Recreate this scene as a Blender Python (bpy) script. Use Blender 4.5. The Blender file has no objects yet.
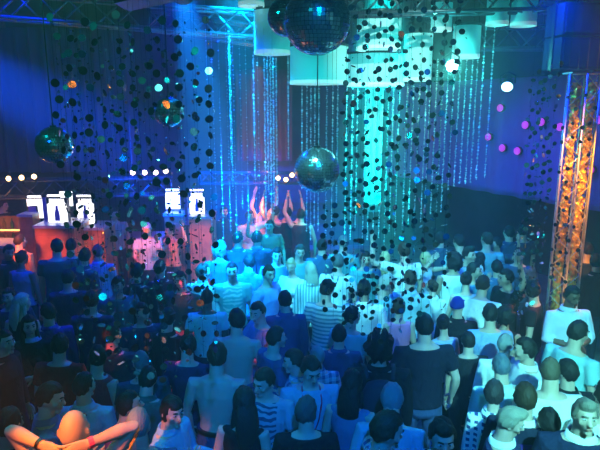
import bpy, math, random
import numpy as np
from mathutils import Vector, Matrix, Euler, Quaternion
R = random.Random(7)
SC = bpy.context.scene
COL = SC.collection
PI = math.pi
# ------------------------------------------------------------------ camera
CAMZ, PITCH, F = 3.8, math.radians(12.0), 560.0
cam_d = bpy.data.cameras.new('camera')
cam = bpy.data.objects.new('camera', cam_d)
COL.objects.link(cam)
cam.location = (0, 0, CAMZ)
cam.rotation_euler = (PI / 2 - PITCH, 0, 0)
cam_d.sensor_width = 36.0
cam_d.lens = 36.0 * F / 600.0
cam_d.clip_start = 0.05
SC.camera = cam
_cp, _sp = math.cos(PITCH), math.sin(PITCH)


def ray(px, py):
    xc, yc = (px - 300) / F, (225 - py) / F
    return Vector((xc, _cp + yc * _sp, -_sp + yc * _cp))


def at(px, py, Y):
    d = ray(px, py)
    t = Y / d.y
    return Vector((d.x * t, Y, CAMZ + d.z * t))


def onz(px, py, z):
    d = ray(px, py)
    t = (z - CAMZ) / d.z
    return Vector((d.x * t, d.y * t, z))


# ------------------------------------------------------------------ materials
def mat(name, col, rough=0.6, metal=0.0, emit=None, estr=0.0, spec=0.5):
    m = bpy.data.materials.new(name)
    m.use_nodes = True
    b = m.node_tree.nodes['Principled BSDF']
    b.inputs['Base Color'].default_value = (*col, 1)
    b.inputs['Roughness'].default_value = rough
    b.inputs['Metallic'].default_value = metal
    b.inputs['Specular IOR Level'].default_value = spec
    if emit:
        b.inputs['Emission Color'].default_value = (*emit, 1)
        b.inputs['Emission Strength'].default_value = estr
    return m


def nodes(m):
    nt = m.node_tree
    return nt, nt.nodes, nt.links, nt.nodes['Principled BSDF']


def add_noise_colour(m, a, b, scale=8.0, detail=4.0, stops=(0.4, 0.6), bump=0.0):
    nt, N, L, P = nodes(m)
    tc = N.new('ShaderNodeTexCoord')
    nz = N.new('ShaderNodeTexNoise')
    nz.inputs['Scale'].default_value = scale
    nz.inputs['Detail'].default_value = detail
    L.new(tc.outputs['Object'], nz.inputs['Vector'])
    cr = N.new('ShaderNodeValToRGB')
    cr.color_ramp.elements[0].position = stops[0]
    cr.color_ramp.elements[1].position = stops[1]
    cr.color_ramp.elements[0].color = (*a, 1)
    cr.color_ramp.elements[1].color = (*b, 1)
    L.new(nz.outputs['Fac'], cr.inputs['Fac'])
    L.new(cr.outputs['Color'], P.inputs['Base Color'])
    if bump:
        bp = N.new('ShaderNodeBump')
        bp.inputs['Strength'].default_value = bump
        L.new(nz.outputs['Fac'], bp.inputs['Height'])
        L.new(bp.outputs['Normal'], P.inputs['Normal'])
    return m


def cloth_bump(m, scale=9.0, strength=0.5):
    """soft folds in the cloth"""
    nt, N, L, P = nodes(m)
    tc = N.new('ShaderNodeTexCoord')
    mp = N.new('ShaderNodeMapping')
    mp.inputs['Scale'].default_value = (1.3, 1.3, 0.7)
    nz = N.new('ShaderNodeTexNoise')
    nz.inputs['Scale'].default_value = scale
    nz.inputs['Detail'].default_value = 3.0
    nz.inputs['Distortion'].default_value = 0.8
    L.new(tc.outputs['Object'], mp.inputs['Vector'])
    L.new(mp.outputs['Vector'], nz.inputs['Vector'])
    bp = N.new('ShaderNodeBump')
    bp.inputs['Strength'].default_value = strength
    bp.inputs['Distance'].default_value = 0.05
    L.new(nz.outputs['Fac'], bp.inputs['Height'])
    L.new(bp.outputs['Normal'], P.inputs['Normal'])
    return m


def pattern_mat(name, kind, a, b):
    """plaid / check / stripe / print cloth, in the garment's own coordinates"""
    m = mat(name, a, 0.85)
    cloth_bump(m)
    nt, N, L, P = nodes(m)
    tc = N.new('ShaderNodeTexCoord')
    sx = N.new('ShaderNodeSeparateXYZ')
    L.new(tc.outputs['Object'], sx.inputs[0])

    def sinmask(out, freq, thr):
        mu = N.new('ShaderNodeMath'); mu.operation = 'MULTIPLY'; mu.inputs[1].default_value = freq
        L.new(out, mu.inputs[0])
        si = N.new('ShaderNodeMath'); si.operation = 'SINE'
        L.new(mu.outputs[0], si.inputs[0])
        g = N.new('ShaderNodeMath'); g.operation = 'GREATER_THAN'; g.inputs[1].default_value = thr
        L.new(si.outputs[0], g.inputs[0])
        return g.outputs[0]
    if kind == 'stripe':
        fac = sinmask(sx.outputs['Z'], 130.0, 0.1)
    elif kind == 'vstripe':
        fac = sinmask(sx.outputs['X'], 150.0, 0.2)
    elif kind == 'check':
        f1 = sinmask(sx.outputs['X'], 105.0, 0.0)
        f2 = sinmask(sx.outputs['Z'], 105.0, 0.0)
        mx = N.new('ShaderNodeMath'); mx.operation = 'MULTIPLY'
        L.new(f1, mx.inputs[0]); L.new(f2, mx.inputs[1])
        fac = mx.outputs[0]
    elif kind == 'plaid':
        f1 = sinmask(sx.outputs['X'], 80.0, 0.2)
        f2 = sinmask(sx.outputs['Z'], 80.0, 0.2)
        mx = N.new('ShaderNodeMath'); mx.operation = 'ADD'
        L.new(f1, mx.inputs[0]); L.new(f2, mx.inputs[1])
        hv = N.new('ShaderNodeMath'); hv.operation = 'MULTIPLY'; hv.inputs[1].default_value = 0.5
        L.new(mx.outputs[0], hv.inputs[0])
        fac = hv.outputs[0]
    else:  # print: swirl on the chest front only
        nz = N.new('ShaderNodeTexWave'); nz.wave_type = 'RINGS'
        nz.inputs['Scale'].default_value = 6.0
        nz.inputs['Distortion'].default_value = 9.0
        nz.inputs['Detail'].default_value = 2.0
        L.new(tc.outputs['Object'], nz.inputs['Vector'])
        g = N.new('ShaderNodeMath'); g.operation = 'GREATER_THAN'; g.inputs[1].default_value = 0.62
        L.new(nz.outputs['Fac'], g.inputs[0])
        fr = N.new('ShaderNodeMath'); fr.operation = 'LESS_THAN'; fr.inputs[1].default_value = -0.03
        L.new(sx.outputs['Y'], fr.inputs[0])
        ab = N.new('ShaderNodeMath'); ab.operation = 'ABSOLUTE'
        L.new(sx.outputs['X'], ab.inputs[0])
        lx = N.new('ShaderNodeMath'); lx.operation = 'LESS_THAN'; lx.inputs[1].default_value = 0.12
        L.new(ab.outputs[0], lx.inputs[0])
        m1 = N.new('ShaderNodeMath'); m1.operation = 'MULTIPLY'
        L.new(g.outputs[0], m1.inputs[0]); L.new(fr.outputs[0], m1.inputs[1])
        m2 = N.new('ShaderNodeMath'); m2.operation = 'MULTIPLY'
        L.new(m1.outputs[0], m2.inputs[0]); L.new(lx.outputs[0], m2.inputs[1])
        fac = m2.outputs[0]
    mix = N.new('ShaderNodeMix'); mix.data_type = 'RGBA'
    mix.inputs[6].default_value = (*a, 1)
    mix.inputs[7].default_value = (*b, 1)
    L.new(fac, mix.inputs[0])
    L.new(mix.outputs[2], P.inputs['Base Color'])
    return m


_mc = {}


def cloth(col):
    k = ('c', tuple(col))
    if k not in _mc:
        _mc[k] = cloth_bump(mat('cloth', col, 0.9, spec=0.2))
    return _mc[k]


def cm(key, fn):
    if key not in _mc:
        _mc[key] = fn()
    return _mc[key]


SKIN = {'fair': (0.62, 0.42, 0.32), 'tan': (0.46, 0.28, 0.19), 'dark': (0.17, 0.09, 0.06)}


def skin(k):
    return cm(('s', k), lambda: mat('skin_' + k, SKIN[k], 0.5, spec=0.4))


def hairm(col):
    def mk():
        m = mat('hair', col, 0.6, spec=0.3)
        nt, N, L, P = nodes(m)
        tc = N.new('ShaderNodeTexCoord')
        mp = N.new('ShaderNodeMapping'); mp.inputs['Scale'].default_value = (90, 30, 30)
        nz = N.new('ShaderNodeTexNoise'); nz.inputs['Scale'].default_value = 1.0
        L.new(tc.outputs['Object'], mp.inputs[0]); L.new(mp.outputs[0], nz.inputs['Vector'])
        bp = N.new('ShaderNodeBump'); bp.inputs['Strength'].default_value = 0.8; bp.inputs['Distance'].default_value = 0.01
        L.new(nz.outputs['Fac'], bp.inputs['Height']); L.new(bp.outputs['Normal'], P.inputs['Normal'])
        return m
    return cm(('h', tuple(col)), mk)


# ------------------------------------------------------------------ mesh builder
LINKS = []      # everything is linked to the scene at the end


class MB:
    def __init__(s):
        s.v, s.f, s.m = [], [], []

    def add(s, v, f, mi=0):
        o = len(s.v)
        s.v.extend([tuple(p) for p in v])
        s.f.extend([tuple(i + o for i in q) for q in f])
        s.m.extend([mi] * len(f))
        return s

    def box(s, c, d, rot=None, mi=0):
        hx, hy, hz = d[0] / 2, d[1] / 2, d[2] / 2
        v = [Vector((x * hx, y * hy, z * hz)) for x in (-1, 1) for y in (-1, 1) for z in (-1, 1)]
        if rot is not None:
            v = [rot @ p for p in v]
        v = [p + Vector(c) for p in v]
        return s.add(v, [(0, 1, 3, 2), (4, 6, 7, 5), (0, 4, 5, 1), (2, 3, 7, 6), (0, 2, 6, 4), (1, 5, 7, 3)], mi)

    def rings(s, rings, mi=0, cap=True, closed=True):
        n = len(rings[0])
        v = [p for r in rings for p in r]
        f = []
        for i in range(len(rings) - 1):
            for j in range(n if closed else n - 1):
                k = (j + 1) % n
                f.append((i * n + j, i * n + k, (i + 1) * n + k, (i + 1) * n + j))
        if cap:
            f.append(tuple(range(n - 1, -1, -1)))
            f.append(tuple((len(rings) - 1) * n + j for j in range(n)))
        return s.add(v, f, mi)

    def tube(s, pts, rad, n=8, mi=0, flat=None, round_end=False):
        """loft along points; flat = (side vector, ratio) squashes the section across the side vector's normal"""
        pts = [Vector(p) for p in pts]
        rad = list(rad) if hasattr(rad, '__len__') else [rad] * len(pts)
        if round_end:
            d0 = (pts[0] - pts[1]).normalized(); d1 = (pts[-1] - pts[-2]).normalized()
            r0, r1 = rad[0], rad[-1]
            pts = [pts[0] + d0 * r0 * .95, pts[0] + d0 * r0 * .6] + pts + [pts[-1] + d1 * r1 * .6, pts[-1] + d1 * r1 * .95]
            rad = [r0 * .3, r0 * .78] + rad + [r1 * .78, r1 * .3]
        R_ = []
        up = None
        for i, p in enumerate(pts):
            t = (pts[min(i + 1, len(pts) - 1)] - pts[max(i - 1, 0)])
            t = t.normalized() if t.length > 1e-9 else Vector((0, 0, 1))
            if flat is not None:
                a = Vector(flat[0])
            elif up is None:
                a = Vector((1, 0, 0)) if abs(t.x) < 0.8 else Vector((0, 1, 0))
            else:
                a = up
            a = (a - t * a.dot(t))
            a = a.normalized() if a.length > 1e-6 else t.orthogonal().normalized()
            up = a
            b = t.cross(a)
            q = flat[1] if flat is not None else 1.0
            R_.append([p + (a * math.cos(2 * PI * j / n) + b * (q * math.sin(2 * PI * j / n))) * rad[i] for j in range(n)])
        return s.rings(R_, mi)

    def ell(s, c, r, n=12, k=8, rot=None, mi=0, fn=None):
        c = Vector(c)
        v = []
        for i in range(k + 1):
            th = PI * i / k
            th = min(max(th, 0.02), PI - 0.02)
            for j in range(n):
                ph = 2 * PI * j / n
                d = Vector((math.sin(th) * math.cos(ph), math.sin(th) * math.sin(ph), math.cos(th)))
                p = fn(d) if fn else Vector((d.x * r[0], d.y * r[1], d.z * r[2]))
                if rot is not None:
                    p = rot @ p
                v.append(p + c)
        return s.rings([v[i * n:(i + 1) * n] for i in range(k + 1)][::-1], mi)

    def cyl(s, c, r, h, n=16, axis=None, mi=0, r2=None):
        c = Vector(c)
        ax = Vector(axis).normalized() if axis is not None else Vector((0, 0, 1))
        a = ax.orthogonal().normalized(); b = ax.cross(a)
        r2 = r if r2 is None else r2
        rg = []
        for sgn, rr in ((-.5, r), (.5, r2)):
            rg.append([c + ax * (h * sgn) + (a * math.cos(2 * PI * j / n) + b * math.sin(2 * PI * j / n)) * rr for j in range(n)])
        return s.rings(rg, mi)

    def mesh(s, name, mats, smooth=False):
        me = bpy.data.meshes.new(name)
        me.from_pydata(s.v, [], s.f)
        for m in mats:
            me.materials.append(m)
        if len(mats) > 1:
            me.polygons.foreach_set('material_index', np.array(s.m, dtype=np.int32))
        me.update()
        if smooth:
            me.shade_smooth()
        return me

    def build(s, name, mats, parent=None, smooth=False):
        if not isinstance(mats, (list, tuple)):
            mats = [mats]
        return put(name, s.mesh(name, mats, smooth), parent)


def put(name, me, parent=None):
    o = bpy.data.objects.new(name, me)
    if parent is not None:
        o.parent = parent
    LINKS.append(o)
    return o


def tag(o, label=None, cat=None, group=None, kind=None):
    if label: o['label'] = label
    if cat: o['category'] = cat
    if group: o['group'] = group
    if kind: o['kind'] = kind
    return o


def thing(name, label, cat, loc=(0, 0, 0), rz=0.0, group=None):
    o = bpy.data.objects.new(name, None)
    o.empty_display_size = 0.1
    o.location = loc
    o.rotation_euler = (0, 0, rz)
    LINKS.append(o)
    return tag(o, label, cat, group)


def struct(name, mb, m, smooth=False):
    return tag(mb.build(name, m, None, smooth), kind='structure')


_tmp_scene_obj = None


def remesh(mb, voxel, smooth_it, name, mats):
    """voxel-union of everything in mb into one continuous surface"""
    me = mb.mesh('tmp', [])
    o = bpy.data.objects.new('tmp', me)
    COL.objects.link(o)
    r = o.modifiers.new('r', 'REMESH'); r.mode = 'VOXEL'; r.voxel_size = voxel
    r.use_smooth_shade = True
    if smooth_it:
        sm = o.modifiers.new('s', 'SMOOTH'); sm.factor = 0.5; sm.iterations = smooth_it
    dg = bpy.context.evaluated_depsgraph_get()
    dg.update()
    out = bpy.data.meshes.new_from_object(o.evaluated_get(dg))
    bpy.data.objects.remove(o)
    bpy.data.meshes.remove(me)
    out.name = name
    out.materials.clear()
    for m in mats:
        out.materials.append(m)
    return out


def join_mesh(me, mb, mats, name):
    """append mb's islands to a mesh (fingers, eyes, lips)"""
    n = len(me.vertices)
    co = np.empty(n * 3, dtype=np.float32); me.vertices.foreach_get('co', co)
    np_ = len(me.polygons)
    ls = np.empty(np_, dtype=np.int32); me.polygons.foreach_get('loop_start', ls)
    lt = np.empty(np_, dtype=np.int32); me.polygons.foreach_get('loop_total', lt)
    li = np.empty(len(me.loops), dtype=np.int32); me.loops.foreach_get('vertex_index', li)
    av = np.array(mb.v, dtype=np.float32).reshape(-1)
    al = np.array([i + n for q in mb.f for i in q], dtype=np.int32)
    at_ = np.array([len(q) for q in mb.f], dtype=np.int32)
    out = bpy.data.meshes.new(name)
    V = np.concatenate([co, av]); Lp = np.concatenate([li, al]); T = np.concatenate([lt, at_])
    S = np.concatenate([[0], np.cumsum(T)[:-1]]).astype(np.int32)
    out.vertices.add(len(V) // 3); out.vertices.foreach_set('co', V)
    out.loops.add(len(Lp)); out.loops.foreach_set('vertex_index', Lp)
    out.polygons.add(len(T)); out.polygons.foreach_set('loop_start', S)
    for m in mats:
        out.materials.append(m)
    out.polygons.foreach_set('material_index', np.concatenate([np.zeros(np_, dtype=np.int32), np.array(mb.m, dtype=np.int32)]))
    out.update(calc_edges=True)
    out.validate()
    out.shade_smooth()
    bpy.data.meshes.remove(me)
    return out
# ------------------------------------------------------------------ people
# local frame: feet at the origin, facing -Y, z up, built for 1.78 m and scaled
ARMS = {  # (out, forward, up) of the upper arm and of the forearm, curl of the fingers
    'down': ((.20, .02, -1), (.06, .22, -1), .35),
    'relaxed': ((.30, -.05, -1), (.0, .45, -1), .45),
    'drink': ((.25, .15, -1), (-.25, 1, .25), .8),
    'chest': ((.35, .25, -1), (-.85, .55, .55), .6),
    'up': ((.50, .25, .85), (-.15, .25, 1), .3),
    'wave': ((.85, .25, .25), (.0, .25, 1), .3),
    'front': ((.20, .55, -.8), (-.25, 1, .1), .4),
    'out': ((.60, .35, -.65), (.25, .95, .15), .4),
    'hip': ((.60, -.35, -.75), (-.55, .55, -.55), .5),
    'head': ((.50, .06, .70), (-.88, -.50, -.10), .12),
    'belly': ((.25, .1, -1), (-.85, .75, -.05), .7),
    'clap': ((.30, .65, .2), (-.35, .5, .8), .15),
}
UP_L, FO_L = 0.285, 0.25


def headshape(d):
    """unit direction -> point on the head (local to the head centre)"""
    x, y, z = d.x, d.y, d.z
    rx, ry, rz = .075, .097, .118
    if z < 0:
        t = -z
        rx *= 1 - .26 * t ** 1.3
        if y > 0:
            ry *= 1 - .35 * t
        else:
            ry *= 1 + .02 * t
    else:
        ry *= 1 + .04 * z * (1 if y > 0 else 0)
    return Vector((x * rx, y * ry, z * rz))


def sstep(a, b, x):
    t = min(max((x - a) / (b - a), 0), 1)
    return t * t * (3 - 2 * t)


def hair_mesh(style, col, HM, rng):
    """HM: 4x4 of the head. one closed surface that dips under the skin where no hair grows"""
    thick = {'short': .014, 'crop': .007, 'quiff': .017, 'long': .019, 'bob': .017, 'curly': .05, 'bun': .014, 'mohawk': .008, 'thin': .005, 'cap': .016}[style]
    ph = [rng.uniform(0, 6) for _ in range(6)]
    low_side = {'long': -.75, 'bob': -.62, 'curly': -.5}.get(style, -.12)
    low_back = {'long': -.9, 'bob': -.75, 'curly': -.75, 'cap': -.1}.get(style, -.55)

    def fn(d):
        az = math.atan2(d.x, -d.y)           # 0 = front
        a = abs(az)
        if a < 1.0:
            lim = .56 if style not in ('bob', 'cap') else .42
        elif a < 1.45:
            lim = .56 + (low_side - .56) * sstep(1.0, 1.45, a)
        else:
            lim = low_side + (low_back - low_side) * sstep(1.5, 2.3, a)
        m = sstep(lim - .10, lim + .10, d.z)
        t = thick
        if style != 'cap':
            t *= 1 + .28 * math.sin(9 * d.x + ph[0]) * math.sin(8 * d.z + ph[1]) + .2 * math.sin(19 * d.x + 13 * d.y + ph[2])
        if style == 'quiff':
            t += .032 * sstep(-.1, -.6, d.y) * sstep(.35, .8, d.z)
        if style == 'mohawk':
            t += .05 * math.exp(-(d.x / .18) ** 2) * sstep(-.1, .4, d.z)
        if style == 'curly':
            t *= 1 + .25 * math.sin(16 * d.x + ph[3]) * math.sin(15 * d.z + ph[4]) * math.sin(14 * d.y + ph[5])
        if style == 'thin':
            m *= 1 - .9 * sstep(.75, .95, d.z)
        p = headshape(d)
        return p + p.normalized() * (t * m - .014 * (1 - m))
    mb = MB()
    mb.ell((0, 0, 0), (1, 1, 1), 34, 24, fn=fn)
    if style == 'long':
        L = rng.uniform(.26, .40)
        mb.tube([(0, .055, .06), (0, .088, -.03), (0, .105, -.14), (0, .115, -.24), (0, .105, -L)], [.05, .088, .10, .095, .05], 14, flat=((1, 0, 0), .45), round_end=True)
        for sx in (-1, 1):
            mb.tube([(sx * .062, .0, .03), (sx * .078, .01, -.08), (sx * .085, .0, -.18), (sx * .08, -.02, -.28)], [.02, .026, .028, .014], 8, round_end=True)
    if style == 'bun':
        mb.ell((0, .085, .07), (.045, .045, .04), 12, 8)
    if style == 'cap':
        mb.tube([(0, -.06, .055), (0, -.12, .05), (0, -.165, .038)], [.07, .066, .045], 14, flat=((1, 0, 0), .10))
    mb.v = [tuple(HM @ Vector(p)) for p in mb.v]
    return mb


def perp(v, d):
    w = v - d * v.dot(d)
    return w.normalized() if w.length > 1e-4 else d.orthogonal().normalized()


def make_person(sp):
    rng = random.Random(sp['seed'])
    h = sp['h']
    S = h / 1.78
    fem = sp.get('fem', False)
    near = sp['dist'] < 6.3
    vox = .009 if sp['dist'] < 5.2 else (.011 if near else .015)
    lean, bend = sp.get('lean', 0.0), sp.get('side', 0.0)
    hyaw, hpit = sp.get('hyaw', rng.uniform(-38, 38)), sp.get('hpitch', rng.uniform(-6, 12))
    wide = sp.get('wide', 1.0)
    TM = Matrix.Translation((0, 0, .93)) @ Matrix.Rotation(math.radians(lean), 4, 'X') @ Matrix.Rotation(math.radians(bend), 4, 'Y') @ Matrix.Translation((0, 0, -.93))

    def ringz(z, rx, ry, yo=0, n=18, M=TM, infl=0.0):
        rx, ry = rx * wide + infl, ry * wide + infl
        return [M @ Vector((rx * math.cos(2 * PI * j / n), yo + ry * math.sin(2 * PI * j / n), z)) for j in range(n)]
    if fem:
        prof = [(.80, .10, .09, .01), (.86, .155, .115, .012), (.94, .170, .12, .012), (1.07, .122, .092, 0), (1.20, .132, .10, 0), (1.31, .148, .108, 0), (1.39, .142, .090, .008), (1.435, .10, .07, .015), (1.47, .055, .055, .02)]
        shx, hipx = .155, .088
    else:
        prof = [(.80, .10, .09, .005), (.86, .148, .11, .008), (.94, .160, .115, .005), (1.07, .145, .105, 0), (1.20, .160, .115, 0), (1.31, .180, .122, 0), (1.40, .172, .100, .008), (1.45, .132, .080, .015), (1.48, .062, .06, .02)]
        shx, hipx = .185, .092
    shx *= wide
    body = MB()
    body.rings([ringz(*p) for p in prof])
    neck0, neck1 = TM @ Vector((0, .02, 1.42)), TM @ Vector((0, -.005, 1.58))
    nr = .050 if fem else .062
    body.tube([neck0, (neck0 + neck1) / 2, neck1], [nr * 1.25, nr, nr * .97], 12)
    # head
    HM = TM @ Matrix.Translation((0, -.026, 1.632)) @ Matrix.Rotation(math.radians(-lean * .6 + hpit), 4, 'X') @ Matrix.Rotation(math.radians(hyaw), 4, 'Z')
    hs = sp.get('hs', .95) * (.95 if fem else 1.0)
    HM = HM @ Matrix.Scale(hs, 4)
    HR = HM.to_3x3()

    def hp(x, y, z):
        return HM @ Vector((x, y, z))
    body.ell(HM.translation, (1, 1, 1), 22, 16, rot=HR, fn=headshape)
    body.tube([hp(0, -.088, .028), hp(0, -.103, -.002), hp(0, -.116, -.026), hp(0, -.100, -.034)], [.008, .011, .0165, .012], 8, round_end=True)
    body.ell(hp(0, -.084, .036), (.048, .016, .012), 12, 6, rot=HR)          # brow
    body.ell(hp(0, -.078, -.098), (.026, .022, .020), 10, 6, rot=HR)         # chin
    body.ell(hp(0, -.084, -.062), (.026, .018, .016), 10, 6, rot=HR)         # mouth area
    for sx in (-1, 1):
        body.ell(hp(sx * .045, -.066, -.022), (.022, .022, .024), 10, 6, rot=HR)   # cheek
        body.ell(hp(sx * .078, .010, -.008), (.011, .020, .034), 8, 6, rot=HR)    # ear
    ext = MB()          # small islands of the same mesh: fingers, eyes, lips, brows
    for sx in (-1, 1):
        if near:
            ext.ell(hp(sx * .031, -.0865, .010), (.0150, .010, .0068), 10, 6, rot=HR, mi=1)
            ext.ell(hp(sx * .030, -.0945, .010), (.0068, .004, .0062), 8, 5, rot=HR, mi=2)
        else:
            ext.ell(hp(sx * .031, -.089, .010), (.014, .009, .007), 8, 5, rot=HR, mi=2)
        ext.tube([hp(sx * .014, -.100, .030), hp(sx * .032, -.097, .037), hp(sx * .048, -.086, .031)], [.004, .005, .003], 6, mi=2)
    ext.ell(hp(0, -.1005, -.058), (.024, .008, .0048), 10, 5, rot=HR, mi=3)
    ext.ell(hp(0, -.0995, -.067), (.021, .008, .0055), 10, 5, rot=HR, mi=3)
    # arms
    arms = sp.get('arms', ('down', 'down'))     # (his right = -x side, his left = +x side)
    arm_paths = []
    for sx, nm in ((-1, arms[0]), (1, arms[1])):
        u, f, curl = ARMS[nm]
        jit = (lambda: rng.uniform(-.06, .06)) if nm != 'head' else (lambda: 0)
        ud = Vector((sx * u[0] + jit(), -u[1] + jit(), u[2])).normalized()
        fd = Vector((sx * f[0] + jit(), -f[1] + jit(), f[2])).normalized()
        ud, fd = TM.to_3x3() @ ud, TM.to_3x3() @ fd
        raise_ = .035 * max(0, ud.z)
        sh = TM @ Vector((sx * shx, .012, 1.405 + raise_))
        el = sh + ud * UP_L
        wr = el + fd * FO_L
        g = .84 if fem else 1.0
        body.tube([TM @ Vector((sx * shx * .72, .012, 1.395)), sh, sh + ud * .10, sh + ud * .2, el, el + fd * .07, el + fd * .15, wr], [.055 * g, .060 * g, .052 * g, .046 * g, .040 * g, .043 * g, .036 * g, .027 * g], 12, round_end=True)
        # hand
        inward = Vector((-sx, 0, 0)) if abs(fd.x) < .75 else Vector((0, -1 if nm != 'head' else -1, -.2))
        n_ = perp(inward, fd)
        t_ = fd.cross(n_) * sx
        pe = wr + fd * .095
        body.tube([wr - fd * .01, wr + fd * .03, wr + fd * .07, pe], [.028, .036, .043, .040], 10, flat=(t_, .42), round_end=True)
        fr = .0085 if near else .0095
        for q, (off, ln) in enumerate(((-.030, .072), (-.010, .083), (.010, .076), (.029, .060))):
            base = pe + t_ * off - fd * .012
            ang = curl * .55
            p, pts, dcur = base, [base], fd
            for sgm, fl in enumerate((.45, .32, .27)):
                a = ang * (.6 + .55 * sgm)
                dcur = (dcur * math.cos(a) + n_ * math.sin(a)).normalized()
                n2 = perp(n_, dcur)
                p = p + dcur * (ln * fl + (.012 if sgm == 0 else 0))
                pts.append(p)
            spread = t_ * (off * .12)
            pts = [pp + spread * k for k, pp in enumerate(pts)]
            ext.tube(pts, [fr * 1.05, fr, fr * .95, fr * .8], 7, round_end=True)
        b0 = wr + fd * .032 - t_ * .030
        d1 = (fd * .75 - t_ * .75 + n_ * .30).normalized()
        d2 = (fd * .95 - t_ * .25 + n_ * .45).normalized()
        ext.tube([b0, b0 + d1 * .040, b0 + d1 * .040 + d2 * .028, b0 + d1 * .04 + d2 * .048], [.0125, .0105, .0098, .008], 7, round_end=True)
        arm_paths.append((sx, sh, ud, el, fd, wr, nm))
    # legs
    st = sp.get('stance', rng.uniform(.0, .05))
    step = sp.get('step', rng.uniform(-.10, .10))
    legs = []
    for sx in (-1, 1):
        hip = Vector((sx * hipx, .0, .88))
        an = Vector((sx * (hipx + st), -sx * step + .02, .085))
        kn = (hip + an) / 2 + Vector((0, -.035, .025))
        g = .95 if fem else 1.0
        body.tube([hip + Vector((0, 0, .02)), hip.lerp(kn, .35), kn - (kn - hip) * .12, kn, kn.lerp(an, .3), kn.lerp(an, .75), an], [.092 * g, .084 * g, .062 * g, .056 * g, .057 * g, .040 * g, .036 * g], 14, round_end=True)
        body.tube([an + Vector((0, .03, -.045)), an + Vector((0, -.06, -.045)), an + Vector((0, -.14, -.055))], [.032, .036, .024], 10, round_end=True)
        legs.append((sx, hip, kn, an))
    sk = skin(sp.get('skin', 'fair'))
    bm_mats = [sk, cm('eyew', lambda: mat('eye_white', (.55, .55, .53), .35)), hairm(sp.get('hc', (.02, .015, .012))), cm(('lip', sp.get('skin', 'fair')), lambda: mat('lips', tuple(c * k for c, k in zip(SKIN[sp.get('skin', 'fair')], (.75, .5, .5))), .45))]
    bme = remesh(body, vox, 2, 'person_body', bm_mats)
    bme = join_mesh(bme, ext, bm_mats, 'person')
    root = put('person', bme)
    tag(root, sp['label'], 'person', sp.get('group', 'people in the club crowd'))
    # hair
    if sp.get('hair', 'short') != 'bald':
        hb = hair_mesh(sp.get('hair', 'short'), None, HM, rng)
        if sp.get('hair') == 'cap':
            hb.build('cap', cloth(sp.get('hc', (.7, .7, .7))), root, smooth=True)
        else:
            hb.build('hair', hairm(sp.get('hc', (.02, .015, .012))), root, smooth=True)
    # trousers (or skirt)
    tr = MB()
    tr.rings([ringz(z, rx, ry, yo, M=Matrix.Identity(4) if z < .9 else TM, infl=.012) for z, rx, ry, yo in ((.79, .10, .09, .005), (.84, .150, .112, .008), (.94, prof[2][1], prof[2][2], .005), (1.0, prof[2][1] * .94, prof[2][2] * .95, 0))])
    for sx, hip, kn, an in legs:
        tr.tube([hip + Vector((0, 0, .02)), hip.lerp(kn, .35), kn, kn.lerp(an, .3), kn.lerp(an, .8), an + Vector((0, 0, .02))], [.102, .097, .073, .071, .064, .062], 14)
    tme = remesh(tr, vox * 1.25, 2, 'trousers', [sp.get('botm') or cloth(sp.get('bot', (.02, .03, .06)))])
    tme.shade_smooth()
    tro = put('trousers', tme, root)
    for sx, hip, kn, an in legs:
        sh_ = MB()
        sh_.tube([(an.x, an.y + .045, .045), (an.x, an.y, .055), (an.x, an.y - .07, .045), (an.x, an.y - .15, .032), (an.x, an.y - .185, .027)], [.036, .046, .046, .046, .030], 12, flat=((1, 0, 0), .78), round_end=True)
        sh_.box((an.x, an.y - .065, .012), (.086, .24, .024), mi=1)
        o = sh_.build('shoe', [cm('shoe', lambda: mat('shoe_leather', (.02, .02, .022), .4)), cm('sole', lambda: mat('shoe_sole', (.25, .25, .25), .7))], root, smooth=False)
    # top
    top = sp.get('top', 'tee')
    if top != 'none':
        tb = MB()
        infl = .015 if top != 'jacket' else .026
        hem = {'tee': .90, 'tank': .92, 'shirt': .86, 'jacket': .84, 'dress': .60, 'crop': 1.02}[top]
        pr = [p for p in prof if p[0] > hem + .02]
        z0 = np.interp(hem, [p[0] for p in prof], [p[1] for p in prof]) if hem > .8 else .17
        y0 = np.interp(hem, [p[0] for p in prof], [p[2] for p in prof]) if hem > .8 else .14
        rr = [ringz(hem, float(max(z0, .15)), float(max(y0, .11)), .005, infl=infl + .012)]
        rr += [ringz(*p, infl=infl + (.008 if p[0] < 1.15 else 0)) for p in pr[:-1]]
        nk = .028 if top in ('shirt', 'jacket') else .018
        rr.append(ringz(1.455 if not fem else 1.445, .085, .07, .018, infl=.006))
        if top in ('shirt', 'jacket'):
            rr.append(ringz(1.485, .062, .064, .018, infl=.010))
        tb.rings(rr)
        if fem:
            for sx in (-1, 1):
                tb.ell(TM @ Vector((sx * .065, -.095, 1.26)), (.062, .055, .06), 12, 8)
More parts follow.
